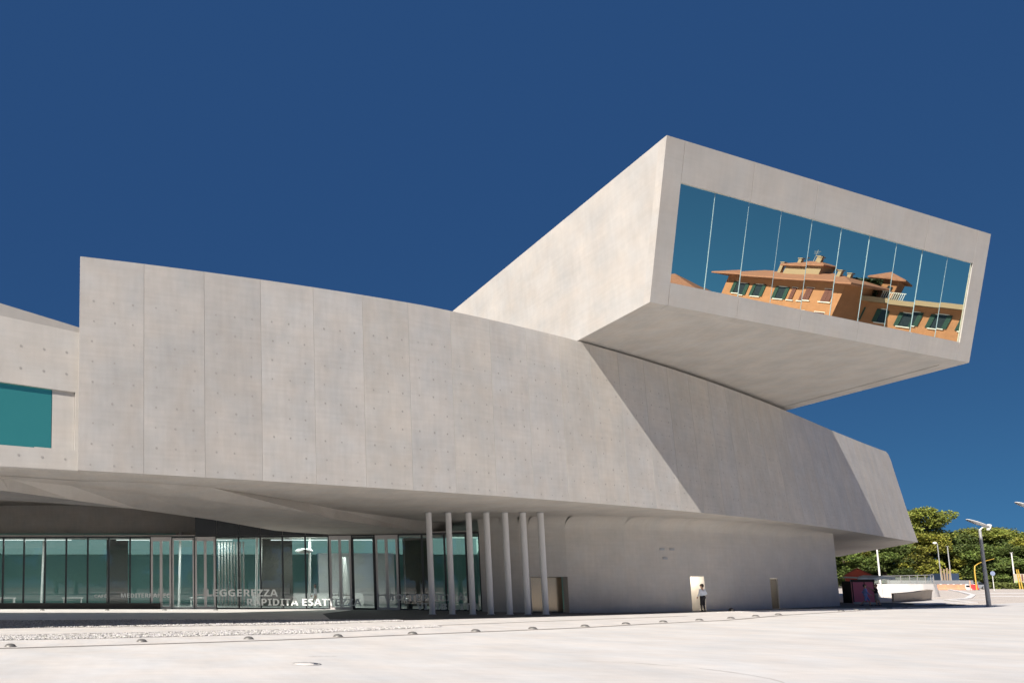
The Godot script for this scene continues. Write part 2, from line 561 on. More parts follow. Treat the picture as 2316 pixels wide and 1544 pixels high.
	for i in 8:
		var d0 := lerpf(60.0, 152.0, i / 8.0)
		var d1 := lerpf(60.0, 152.0, (i + 1) / 8.0)
		quad(st, v3(55, rise(d0) - 0.03, d0), v3(320, rise(d0) - 0.03, d0), v3(320, rise(d1) - 0.03, d1), v3(55, rise(d1) - 0.03, d1), Vector3.UP)
	structure(obj("street", st, M.street_paving), "sandy pale street beyond the museum", "street")
	var line := [Vector2(66, 62.7), Vector2(78, 68.2), Vector2(88, 79.5), Vector2(100, 88), Vector2(118, 103), Vector2(140, 124), Vector2(156, 140)]
	st = begin()
	for i in line.size() - 1:
		var p: Vector2 = line[i]
		var q: Vector2 = line[i + 1]
		var n := Vector2((q - p).y, -(q - p).x).normalized() * 0.55
		var yp := rise(p.y) + 0.1
		var yq := rise(q.y) + 0.1
		quad(st, v3(p.x, yp, p.y), v3(q.x, yq, q.y), v3(q.x + n.x, yq, q.y + n.y), v3(p.x + n.x, yp, p.y + n.y), Vector3.UP)
		quad(st, v3(p.x + n.x, yp, p.y + n.y), v3(q.x + n.x, yq, q.y + n.y), v3(q.x + n.x, yq - 0.15, q.y + n.y), v3(p.x + n.x, yp - 0.15, p.y + n.y), v3(n.x, 0, n.y))
		quad(st, v3(p.x, yp, p.y), v3(q.x, yq, q.y), v3(q.x, yq - 0.15, q.y), v3(p.x, yp - 0.15, p.y), v3(-n.x, 0, -n.y))
	structure(obj("kerb", st, M.kerb_stone), "white curved kerb between forecourt and street", "kerb")
	for k in 3:
		st = begin()
		var d: float = [86.0, 98.0, 114.0][k]
		var w: float = [2.2, 2.6, 3.2][k]
		var x0: float = d * 1.17
		quad(st, v3(x0, rise(d) - 0.026 + 0.004, d), v3(x0 + 40, rise(d) - 0.022, d + 2), v3(x0 + 40, rise(d + w) - 0.022, d + 2 + w), v3(x0 + 1, rise(d + w) - 0.022, d + w), Vector3.UP)
		structure(obj("road_stripe", st, M.kerb_stone), ["nearest broad white stripe across the street", "middle broad white stripe across the street", "farthest broad white stripe across the street"][k], "road marking")

func pebble_mesh() -> ArrayMesh:
	var st := begin()
	var top := Vector3(0.1, 1, 0)
	var bottom := Vector3(0, -1, 0.1)
	var ring := []
	for k in 6:
		var a := TAU * k / 6.0
		ring.append(Vector3(cos(a) * (1.0 + 0.2 * sin(k * 2.3)), 0.15 * sin(k * 1.9), sin(a) * (1.0 + 0.15 * cos(k * 3.1))))
	for k in 6:
		tri(st, ring[k], ring[(k + 1) % 6], top, ring[k] + top)
		tri(st, ring[k], ring[(k + 1) % 6], bottom, ring[k] + bottom)
	st.generate_normals()
	return st.commit()

# ---------------------------------------------------------------- the museum
func build_museum() -> void:
	var museum := thing("museum_building", "sweeping pale concrete museum raised on thin columns with a glazed cantilever", "museum")
	build_gallery_block(museum)
	build_side_wing(museum)
	build_cantilever(museum)
	build_lower_wall(museum)
	build_entrance(museum)

func build_gallery_block(museum: Node3D) -> void:
	var xs := []
	var x := BLOCK_L
	while x < BLOCK_R - 0.4:
		xs.append(x)
		var s := (block_front(x + 0.5) - block_front(x - 0.5))
		x += 2.62 / sqrt(1.0 + s * s)
	xs.append(BLOCK_R)
	# core behind the facing panels
	var st := begin()
	var deep := 10.5
	for i in xs.size() - 1:
		var a: float = xs[i]
		var b: float = xs[i + 1]
		var n := -inward(a)
		quad(st, wall_point(a, 0, 0.05), wall_point(b, 0, 0.05), wall_point(b, 1, 0.05), wall_point(a, 1, 0.05), n)
		quad(st, wall_point(a, 1, 0.05), wall_point(b, 1, 0.05), wall_point(b, 1, deep), wall_point(a, 1, deep), Vector3.UP)
		quad(st, wall_point(a, 0, deep), wall_point(b, 0, deep), wall_point(b, 1, deep), wall_point(a, 1, deep), -n)
	for e in [BLOCK_L, BLOCK_R]:
		quad(st, wall_point(e, 0, 0.0), wall_point(e, 1, 0.0), wall_point(e, 1, deep), wall_point(e, 0, deep), Vector3(-1 if e < 0 else 1, 0, 0))
	var core := obj("gallery_block", st, M.joint, museum)
	# facing panels with open joints
	for i in xs.size() - 1:
		var p := begin()
		var a: float = xs[i] + (0.006 if i > 0 else 0.004)
		var b: float = xs[i + 1] - (0.006 if i < xs.size() - 2 else 0.0)
		var cols := 12 if i == xs.size() - 2 else 3
		var u0 := rng.randf() * 7.0
		var w0 := rng.randf() * 5.0
		for c in cols:
			var f0 := float(c) / cols
			var f1 := float(c + 1) / cols
			if cols == 12:
				f0 = 1.0 - pow(1.0 - f0, 1.8)
				f1 = 1.0 - pow(1.0 - f1, 1.8)
			var xa := lerpf(a, b, f0)
			var xb := lerpf(a, b, f1)
			for r in 3:
				var h0 := r / 3.0
				var h1 := (r + 1) / 3.0
				var ua := (u0 + f0 * 2.6) / 12.0
				var ub := (u0 + f1 * 2.6) / 12.0
				p.set_smooth_group(1)
				quad_uv(p, [wall_point(xa, h0), wall_point(xb, h0), wall_point(xb, h1), wall_point(xa, h1)], [Vector2(ua, w0 - h0 * 0.7), Vector2(ub, w0 - h0 * 0.7), Vector2(ub, w0 - h1 * 0.7), Vector2(ua, w0 - h1 * 0.7)], -inward(xa))
		p.set_smooth_group(-1)
		p.set_uv(Vector2(u0, w0))
		quad(p, wall_point(a, 0), wall_point(a, 1), wall_point(a, 1, 0.05), wall_point(a, 0, 0.05), Vector3.LEFT)
		quad(p, wall_point(b, 0), wall_point(b, 1), wall_point(b, 1, 0.05), wall_point(b, 0, 0.05), Vector3.RIGHT)
		quad(p, wall_point(a, 0), wall_point(b, 0), wall_point(b, 0, 0.05), wall_point(a, 0, 0.05), Vector3.DOWN)
		quad(p, wall_point(a, 1), wall_point(b, 1), wall_point(b, 1, 0.05), wall_point(a, 1, 0.05), Vector3.UP)
		obj("concrete_panel", p, M.fair_faced_concrete_dull if i < 3 else [M.fair_faced_concrete, M.fair_faced_concrete_cool, M.fair_faced_concrete_warm][rng.randi() % 3], core)
	# mortar plugs of the formwork ties, too small to be picked apart singly
	st = begin()
	for i in xs.size() - 1:
		for f in [0.2, 0.52, 0.82]:
			for r in 10:
				var h := 0.028 + r * 0.0955
				if h > 0.8 and r % 2 == 1 or rng.randf() < 0.14:
					continue
				var xc := lerpf(xs[i], xs[i + 1], f + rng.randf_range(-0.02, 0.02))
				if xc > 74.0:
					continue
				var c := wall_point(xc, h, -0.006)
				var n := -inward(xc)
				var u := n.cross(Vector3.UP).normalized()
				var rad := rng.randf_range(0.035, 0.055)
				for k in 6:
					var a0 := TAU * k / 6.0
					var a1 := TAU * (k + 1) / 6.0
					tri(st, c, c + (u * cos(a0) + Vector3.UP * sin(a0)) * rad, c + (u * cos(a1) + Vector3.UP * sin(a1)) * rad, n)
	stuff(obj("tie_hole_plugs", st, M.tie_plug, core))
	# underside
	st = begin()
	var plan := []
	for i in range(0, xs.size()):
		plan.append(Vector2(xs[i], block_front(xs[i]) + 0.05))
	plan.append_array([Vector2(104.2, 107.7), Vector2(96, 112), Vector2(60, 84), Vector2(36, 64), Vector2(20, 56), Vector2(10, 47.0), Vector2(-1.25, 39.8), Vector2(-2.9, 38.75)])
	prism(st, plan, SOFFIT, SOFFIT + 0.03)
	obj("gallery_soffit", st, M.soffit_concrete, museum)
	# the beam that crosses below it towards the entrance
	st = begin()
	var up := [Vector3(-11, 6.02, 25.6), Vector3(-6.05, 6.02, 27.6), Vector3(-3.3, 6.02, 28.9), Vector3(-0.38, 6.025, 29.5), Vector3(2.54, 6.025, 31.0), Vector3(8.14, 6.025, 37.1), Vector3(10.4, 6.025, 40.2), Vector3(18.2, 6.025, 47.6), Vector3(21.5, 6.025, 50.8)]
	var low := [Vector3(-11, 6.0, 26.1), Vector3(-6.2, 6.0, 28.1), Vector3(-3.6, 5.95, 29.85), Vector3(-0.4, 5.8, 31.6), Vector3(2.75, 5.65, 33.1), Vector3(7.95, 5.45, 36.3), Vector3(9.9, 5.4, 39.2), Vector3(18.3, 5.35, 48.6), Vector3(21.4, 5.35, 51.6)]
	var back := [Vector3(-11, 5.7, 26.3), Vector3(-5.9, 5.5, 28.3), Vector3(-3.58, 5.42, 30.6), Vector3(-0.64, 5.35, 34.08), Vector3(3.2, 5.35, 39.23), Vector3(8.01, 5.35, 47.2), Vector3(9.8, 5.35, 48.9), Vector3(15.11, 5.35, 52.6), Vector3(21.4, 5.35, 54)]
	for i in up.size() - 1:
		quad(st, v3(up[i].x, up[i].y, up[i].z), v3(up[i + 1].x, up[i + 1].y, up[i + 1].z), v3(low[i + 1].x, low[i + 1].y, low[i + 1].z), v3(low[i].x, low[i].y, low[i].z), v3(0.6, -0.1, -0.7))
		quad(st, v3(low[i].x, low[i].y, low[i].z + 0.03), v3(low[i + 1].x, low[i + 1].y, low[i + 1].z + 0.03), v3(back[i + 1].x, back[i + 1].y, back[i + 1].z), v3(back[i].x, back[i].y, back[i].z), Vector3.DOWN)
		quad(st, v3(back[i].x, back[i].y, back[i].z), v3(back[i + 1].x, back[i + 1].y, back[i + 1].z), v3(back[i + 1].x, SOFFIT + 0.02, back[i + 1].z), v3(back[i].x, SOFFIT + 0.02, back[i].z), v3(-0.8, 0, 0.6))
	obj("entrance_beam", st, M.soffit_concrete, museum)
	# seven thin columns
	var col := begin()
	tube(col, [Vector3(0, 0, 0), Vector3(0, 6.2, 0)], [0.165, 0.165], 20)
	col.generate_normals()
	var cm := col.commit()
	var ring := begin()
	tube(ring, [Vector3(0, 0.005, 0), Vector3(0, 0.055, 0)], [0.21, 0.21], 20)
	ring.generate_normals()
	var collar := ring.commit()
	for cx in [16.25, 17.42, 18.62, 19.68, 20.79, 21.85, 22.9]:
		var c := inst("column", cm, M.column_paint, museum, Transform3D(Basis(), v3(cx, 0, 41.8)))
		inst("collar", collar, M.lamp_post_grey, c, Transform3D(Basis(), Vector3(0, 0.0, 0)))
		inst("collar", collar, M.lamp_post_grey, c, Transform3D(Basis(), Vector3(0, 5.97, 0)))

func wing_front(x: float) -> float:
	return block_front(maxf(x, -34.0)) + 0.28

func wing_top(x: float) -> float:
	return 11.45 - 0.097 * (maxf(x, -9.0) + 2.88)

func build_side_wing(museum: Node3D) -> void:
	var st := begin()
	var xs := [-34.0, -28.0, -22.0, -17.0, -12.0, -10.0, -8.0, -6.0, -4.5, -3.06, -2.9]
	for i in xs.size() - 1:
		var a: float = xs[i]
		var b: float = xs[i + 1]
		var fa := wing_front(a)
		var fb := wing_front(b)
		var out := v3(0.3, 0, -1)
		if a >= -12.0 and b <= -3.05:
			quad(st, v3(a, SOFFIT, fa), v3(b, SOFFIT, fb), v3(b, 6.83, fb), v3(a, 6.86, fa), out)
			quad(st, v3(a, 9.08 - 0.05 * (a + 3.06), fa), v3(b, 9.08 - 0.05 * (b + 3.06), fb), v3(b, wing_top(b), fb), v3(a, wing_top(a), fa), out)
			var ra := 0.14
			var rb := 0.14
			quad(st, v3(a, 6.86, fa), v3(b, 6.83, fb), v3(b - 0.3 * rb, 6.83, fb + rb), v3(a - 0.3 * ra, 6.86, fa + ra), Vector3.UP)
			quad(st, v3(a, 9.08 - 0.05 * (a + 3.06), fa), v3(b, 9.08 - 0.05 * (b + 3.06), fb), v3(b - 0.3 * rb, 9.08 - 0.05 * (b + 3.06), fb + rb), v3(a - 0.3 * ra, 9.08 - 0.05 * (a + 3.06), fa + ra), Vector3.DOWN)
		else:
			quad(st, v3(a, SOFFIT, fa), v3(b, SOFFIT, fb), v3(b, wing_top(b), fb), v3(a, wing_top(a), fa), out)
	for x in [-12.0, -3.06]:
		var f := wing_front(x)
		var rr := 0.14
		quad(st, v3(x, 6.83, f), v3(x - 0.3 * rr, 6.83, f + rr), v3(x - 0.3 * rr, 9.08 - 0.05 * (x + 3.06), f + rr), v3(x, 9.08 - 0.05 * (x + 3.06), f), Vector3.LEFT if x > -5 else Vector3.RIGHT)
	var wall := obj("side_wing", st, M.smooth_concrete, museum)
	st = begin()
	for i in xs.size() - 1:
		var a: float = xs[i]
		var b: float = xs[i + 1]
		var ha := minf(0.18 + 0.087 * (-2.88 - a), 0.7)
		var hb := minf(0.18 + 0.087 * (-2.88 - b), 0.7)
		var pa := v3(a, wing_top(a) + ha, wing_front(a) - 0.3 * ha)
		var pb := v3(b, wing_top(b) + hb, wing_front(b) - 0.3 * hb)
		quad(st, v3(a, wing_top(a), wing_front(a)), v3(b, wing_top(b), wing_front(b)), pb, pa, v3(0.3, -0.3, -1))
		quad(st, pa, pb, v3(b, pb.y, 33.0), v3(a, pa.y, 33.0), Vector3.UP)
		quad(st, v3(a, SOFFIT, wing_front(a) + 11.0), v3(b, SOFFIT, wing_front(b) + 11.0), v3(b, pb.y, 33.0), v3(a, pa.y, 33.0), v3(-0.3, 0, 1))
	quad(st, v3(-34, SOFFIT, wing_front(-34)), v3(-34, SOFFIT, wing_front(-34) + 11), v3(-34, 12.7, 33), v3(-34, 12.7, wing_front(-34)), Vector3.LEFT)
	obj("parapet", st, M.smooth_concrete, wall)
	st = begin()
	var plan := []
	for x in xs:
		plan.append(Vector2(x, wing_front(x)))
	for k in [Vector2(-2.9, 38.75), Vector2(-4.73, 37.59), Vector2(-7.84, 35.61), Vector2(-15, 33.4), Vector2(-34, 27.0)]:
		plan.append(k)
	prism(st, plan, SOFFIT + 0.004, SOFFIT + 0.03)
	obj("wing_soffit", st, M.soffit_concrete, museum)
	st = begin()
	var p0 := v3(-12.09, 6.8, wing_front(-12.0) + 0.12)
	var p1 := v3(-3.93, 6.8, wing_front(-3.93) + 0.12)
	quad(st, p0, p1, p1 + Vector3(0, 2.33, 0), p0 + Vector3(0, 2.78, 0), v3(0.3, 0, -1))
	var win := obj("wing_window", st, M.wing_glass, museum)
	st = begin()
	quad(st, v3(-3.91, 6.8, wing_front(-3.91) + 0.1), v3(-3.1, 6.8, wing_front(-3.1) + 0.1), v3(-3.1, 9.1, wing_front(-3.1) + 0.1), v3(-3.91, 9.14, wing_front(-3.91) + 0.1), v3(0.3, 0, -1))
	obj("pale_panel", st, M.smooth_concrete, win)
	# tie plugs on the wing
	st = begin()
	for r in [6.45, 9.75, 10.6]:
		for k in 14:
			var x := -3.4 - k * 0.82
			var c := v3(x, r - 0.03 * (x + 3), wing_front(x) - 0.008)
			for j in 6:
				var a0 := TAU * j / 6.0
				var a1 := TAU * (j + 1) / 6.0
				var u := v3(0.94, 0, 0.33)
				tri(st, c, c + (u * cos(a0) + Vector3.UP * sin(a0)) * 0.05, c + (u * cos(a1) + Vector3.UP * sin(a1)) * 0.05, v3(0.3, 0, -1))
	stuff(obj("tie_hole_plugs", st, M.tie_plug, wall))

# the box that leans out over the block; a runs along its front, b up it
func front(a: float, b: float, back := 0.0) -> Vector3:
	return v3(23.26 + 25.46 * a, 14.95 + 7.1 * b, 32.03 + 9.12 * a - 1.85 * b) + v3(-0.05, 0, 1) * back

func build_cantilever(museum: Node3D) -> void:
	const L := 34.0
	var st := begin()
	quad(st, front(0, 0, 0.45), front(0, 1, 0.45), front(0, 1, L), front(0, 0, L), Vector3.LEFT)
	quad(st, front(1, 0, 0.45), front(1, 1, 0.45), front(1, 1, L), front(1, 0, L), Vector3.RIGHT)
	quad(st, front(0, 1, 0.45), front(1, 1, 0.45), front(1, 1, L), front(0, 1, L), Vector3.UP)
	quad(st, front(0, 0, L), front(1, 0, L), front(1, 1, L), front(0, 1, L), v3(0, 0, 1))
	var shell := obj("cantilever_gallery", st, M.pale_concrete, museum)
	st = begin()
	# underside, cut by a narrow drip groove near its right edge
	quad(st, front(0, 0, 0.45), front(0.949, 0, 0.45), front(0.949, 0, L), front(0, 0, L), Vector3.DOWN)
	quad(st, front(0.952, 0, 0.45), front(1, 0, 0.45), front(1, 0, L), front(0.952, 0, L), Vector3.DOWN)
	quad(st, front(0.949, 0, 0.45), front(0.952, 0, 0.45), front(0.952, 0, 0.9), front(0.949, 0, 0.9), Vector3.DOWN)
	obj("cantilever_soffit", st, M.soffit_concrete, shell)
	st = begin()
	quad(st, front(0.947, 0.012), front(0.954, 0.012), front(0.954, 0.012, L), front(0.947, 0.012, L), Vector3.DOWN)
	obj("drip_groove", st, M.bronze, shell)
	# front frame of cast pieces with joints between them
	var n := v3(0.3277, -0.2358, -0.9149)
	const A0 := 0.0455
	const A1 := 0.951
	const B0 := 0.141
	const B1 := 0.753
	var pieces := [[0.0, A0 - 0.0006, 0.0, 1.0], [A1 + 0.0006, 1.0, 0.0, 1.0]]
	for k in 5:
		pieces.append([lerpf(A0, A1, k / 5.0) + 0.0004, lerpf(A0, A1, (k + 1) / 5.0) - 0.0004, B1, 1.0])
		pieces.append([lerpf(A0, A1, k / 5.0) + 0.0004, lerpf(A0, A1, (k + 1) / 5.0) - 0.0004, 0.0, B0])
	for q in pieces:
		st = begin()
		var c := [front(q[0], q[2]), front(q[1], q[2]), front(q[1], q[3]), front(q[0], q[3])]
		var dn := v3(-0.05, 0, 1) * 0.45
		quad(st, c[0], c[1], c[2], c[3], n)
		for k in 4:
			var e: Vector3 = (c[k] + c[(k + 1) % 4]) * 0.5 - (c[0] + c[2]) * 0.5
			quad(st, c[k], c[(k + 1) % 4], c[(k + 1) % 4] + dn, c[k] + dn, e)
		obj("concrete_panel", st, M.smooth_concrete, shell)
	st = begin()
	var win := obj("panorama_window", frame_strip(n), M.mullion_steel, museum)
	for k in 10:
		st = begin()
		var a := lerpf(A0, A1, k / 10.0) + 0.0006
		var b := lerpf(A0, A1, (k + 1) / 10.0) - 0.0006
		var o := -n * 0.06
		var w := []
		for c in 3:
			w.append(n * rng.randf_range(-0.007, 0.007))
		w.append(w[0] - w[1] + w[2])      # each sheet hangs a hair out of true
		quad(st, front(a, B0) + o + w[0], front(b, B0) + o + w[1], front(b, B1) + o + w[2], front(a, B1) + o + w[3], n)
		obj("pane", st, M.panorama_glass, win)
		if k:
			st = begin()
			var m := lerpf(A0, A1, k / 10.0)
			var c := [front(m - 0.0005, B0) - n * 0.05, front(m + 0.0005, B0) - n * 0.05, front(m + 0.0005, B1) - n * 0.05, front(m - 0.0005, B1) - n * 0.05]
			quad(st, c[0], c[1], c[2], c[3], n)
			quad(st, c[0], c[3], c[3] - n * 0.1, c[0] - n * 0.1, Vector3.LEFT)
			quad(st, c[1], c[2], c[2] - n * 0.1, c[1] - n * 0.1, Vector3.RIGHT)
			obj("mullion", st, M.mullion_steel, win)

func frame_strip(n: Vector3) -> SurfaceTool:      # thin steel rails above and below the panes
	var st := begin()
	for b in [[0.1412, 0.1445], [0.7495, 0.7528]]:
		var c := [front(0.046, b[0]) - n * 0.05, front(0.9505, b[0]) - n * 0.05, front(0.9505, b[1]) - n * 0.05, front(0.046, b[1]) - n * 0.05]
		quad(st, c[0], c[1], c[2], c[3], n)
		quad(st, c[0], c[1], c[1] - n * 0.06, c[0] - n * 0.06, Vector3.DOWN)
		quad(st, c[3], c[2], c[2] - n * 0.06, c[3] - n * 0.06, Vector3.UP)
	return st

const WALL := [Vector2(21.3, 46.4), Vector2(23.0, 45.35), Vector2(24.6, 44.85), Vector2(26.5, 44.7), Vector2(30.4, 45.2), Vector2(35.48, 46.9), Vector2(40, 49.0), Vector2(44.8, 51.8), Vector2(50, 55.0), Vector2(57, 59.3)]

func build_lower_wall(museum: Node3D) -> void:
	var wall := MeshInstance3D.new()
	wall.name = "ground_floor_wall"
	museum.add_child(wall, true)
	var cuts := [21.3, 22.4, 23.3, 23.85, 26.0, 28, 30, 32, 35.3, 36.7, 38, 40, 42, 44.9, 46.15, 47.5, 50, 53, 57]
	var holes := {23.85: [2.25, 0.8], 35.3: [2.3, 1.6], 44.9: [2.22, 2.2]}
	var st := begin()
	var soft := begin()
	soft.set_smooth_group(1)
	for i in cuts.size() - 1:
		var a := Vector2(cuts[i], lookup(WALL, cuts[i]))
		var b := Vector2(cuts[i + 1], lookup(WALL, cuts[i + 1]))
		var n := Vector2((b - a).y, -(b - a).x).normalized()
		var y0 := 0.0
		if holes.has(cuts[i]):
			var inner := begin()
			y0 = holes[cuts[i]][0]
			var dep: Vector2 = -n * holes[cuts[i]][1]
			quad(inner, v3(a.x, 0, a.y), v3(a.x + dep.x, 0, a.y + dep.y), v3(a.x + dep.x, y0, a.y + dep.y), v3(a.x, y0, a.y), Vector3.RIGHT)
			quad(inner, v3(b.x, 0, b.y), v3(b.x + dep.x, 0, b.y + dep.y), v3(b.x + dep.x, y0, b.y + dep.y), v3(b.x, y0, b.y), Vector3.LEFT)
			quad(inner, v3(a.x, y0, a.y), v3(b.x, y0, b.y), v3(b.x + dep.x, y0, b.y + dep.y), v3(a.x + dep.x, y0, a.y + dep.y), Vector3.DOWN)
			if i > 4:
				quad(inner, v3(a.x + dep.x, 0, a.y + dep.y), v3(b.x + dep.x, 0, b.y + dep.y), v3(b.x + dep.x, y0, b.y + dep.y), v3(a.x + dep.x, y0, a.y + dep.y), v3(n.x, 0, n.y))
			obj("doorway_lining", inner, M.cream_plaster, wall)
			if i > 10:
				var leaf_end: Vector2 = b - n * 0.8
				var to_a := (a - b).normalized() * 0.06
				var dl := begin()
				quad(dl, v3(b.x + to_a.x - n.x * 0.05, 0.02, b.y + to_a.y - n.y * 0.05), v3(leaf_end.x + to_a.x, 0.02, leaf_end.y + to_a.y), v3(leaf_end.x + to_a.x, y0 - 0.05, leaf_end.y + to_a.y), v3(b.x + to_a.x - n.x * 0.05, y0 - 0.05, b.y + to_a.y - n.y * 0.05), v3(to_a.x, 0, to_a.y))
				obj("open_door", dl, M.dark_wall, wall)
		var ca := clampf((56.5 - a.x) / 8.0, 0.004, 1.0)
		var cb := clampf((56.5 - b.x) / 8.0, 0.004, 1.0)
		var ta := 6.024 - 0.774 * ca
		var tb := 6.024 - 0.774 * cb
		quad(st, v3(a.x, y0, a.y), v3(b.x, y0, b.y), v3(b.x, tb, b.y), v3(a.x, ta, a.y), v3(n.x, 0, n.y))
		# coved junction with the underside above
		for k in 6:
			var t0 := PI / 2 * k / 6.0
			var t1 := PI / 2 * (k + 1) / 6.0
			var o0 := 1.0 - cos(t0)
			var o1 := 1.0 - cos(t1)
			var h0 := 0.774 * sin(t0)
			var h1 := 0.774 * sin(t1)
			quad(soft, v3(a.x + n.x * o0 * ca, ta + h0 * ca, a.y + n.y * o0 * ca), v3(b.x + n.x * o0 * cb, tb + h0 * cb, b.y + n.y * o0 * cb), v3(b.x + n.x * o1 * cb, tb + h1 * cb, b.y + n.y * o1 * cb), v3(a.x + n.x * o1 * ca, ta + h1 * ca, a.y + n.y * o1 * ca), v3(n.x, -0.5, n.y))
	quad(st, v3(57, 0, 59.3), v3(70, 0, 82), v3(70, SOFFIT, 82), v3(57, SOFFIT, 59.3), v3(0.8, 0, -0.5))
	quad(st, v3(21.3, 0, 46.4), v3(21.9, 0, 47.6), v3(21.9, SOFFIT, 47.6), v3(21.3, SOFFIT, 46.4), Vector3.LEFT)
	st.generate_normals()
	wall.mesh = st.commit()
	wall.mesh.surface_set_material(0, M.ground_wall_concrete)
	obj("coved_ceiling_edge", soft, M.ground_wall_concrete, wall)
	# the bronze doors in the wide niche behind the columns
	for k in 2:
		st = begin()
		var a := Vector2(lerpf(23.85, 26.0, k / 2.0) + 0.02, 0)
		var b := Vector2(lerpf(23.85, 26.0, (k + 1) / 2.0) - 0.02, 0)
		box(st, v3((a.x + b.x) / 2, 1.14, 45.42), Vector3(b.x - a.x, 2.16, 0.06))
		obj("bronze_door", st, M.bronze, wall)
	st = begin()
	box(st, v3(24.92, 1.12, 45.52), Vector3(2.2, 2.25, 0.04))
	obj("door_backing", st, M.dark_wall, wall)
	for q in [[33.0, 4.05], [33.85, 4.05], [33.2, 3.45]]:
		st = begin()
		box(st, v3(q[0], q[1], lookup(WALL, q[0]) - 0.03), Vector3(0.3, 0.14, 0.1))
		obj("wall_vent", st, M.lamp_post_grey, wall)
	# lit ceiling lamps inside the two doorways
	for p in [Vector3(35.75, 2.22, 47.9), Vector3(45.0, 2.14, 53.2)]:
		st = begin()
		box(st, v3(p.x, p.y, p.z), Vector3(0.3, 0.04, 0.3))
		obj("ceiling_lamp", st, M.lamp_glow, wall)
		var l := OmniLight3D.new()
		l.name = "ceiling_lamp_light"
		l.light_color = Color(1.0, 0.96, 0.9)
		l.light_energy = 0.5 if p.x < 40 else 0.4
		l.light_size = 0.12
		l.omni_range = 90.0
		l.omni_attenuation = 2.0
		l.shadow_enabled = true
		l.position = v3(p.x, p.y - 0.12, p.z)
		add_child(l)
	# small wall luminaire near the foot of the wall
	st = begin()
	lathe(st, [Vector2(0.16, 0.0), Vector2(0.15, 0.1), Vector2(0.1, 0.19), Vector2(0.0, 0.22)], v3(38.3, 0.0, 47.4), 12)
	tag(obj("floor_light", st, M.kiosk_dark), "black bollard light low against the wall beside the man's doorway", "light")

# ---------------------------------------------------------------- glazed entrance under the gallery
const GLASS := [Vector2(-18, 52.5), Vector2(-6, 52.5), Vector2(0, 52.3), Vector2(5, 52.0), Vector2(9, 51.6), Vector2(13, 51.0), Vector2(16, 50.2), Vector2(18.5, 49.2), Vector2(21.9, 47.6)]
const GLASS_TOP := 5.2

func glass_at(x: float, out := 0.0) -> Vector2:
	var s := (lookup(GLASS, x + 0.1) - lookup(GLASS, x - 0.1)) / 0.2
	var n := Vector2(s, -1).normalized()
	return Vector2(x, lookup(GLASS, x)) + n * out

func upright(st: SurfaceTool, x: float, w: float, dep: float, y0: float, y1: float, out := 0.0) -> void:
	var c := glass_at(x, out)
	var s := (lookup(GLASS, x + 0.1) - lookup(GLASS, x - 0.1)) / 0.2
	box(st, v3(c.x, (y0 + y1) / 2, c.y), Vector3(w, y1 - y0, dep), Basis(Vector3.UP, atan(s)))

func rail(st: SurfaceTool, xa: float, xb: float, y: float, h: float, dep: float, out := 0.0) -> void:
	var a := glass_at(xa, out)
	var b := glass_at(xb, out)
	box(st, v3((a.x + b.x) / 2, y, (a.y + b.y) / 2), Vector3(a.distance_to(b), h, dep), Basis(Vector3.UP, atan2(b.y - a.y, b.x - a.x)))

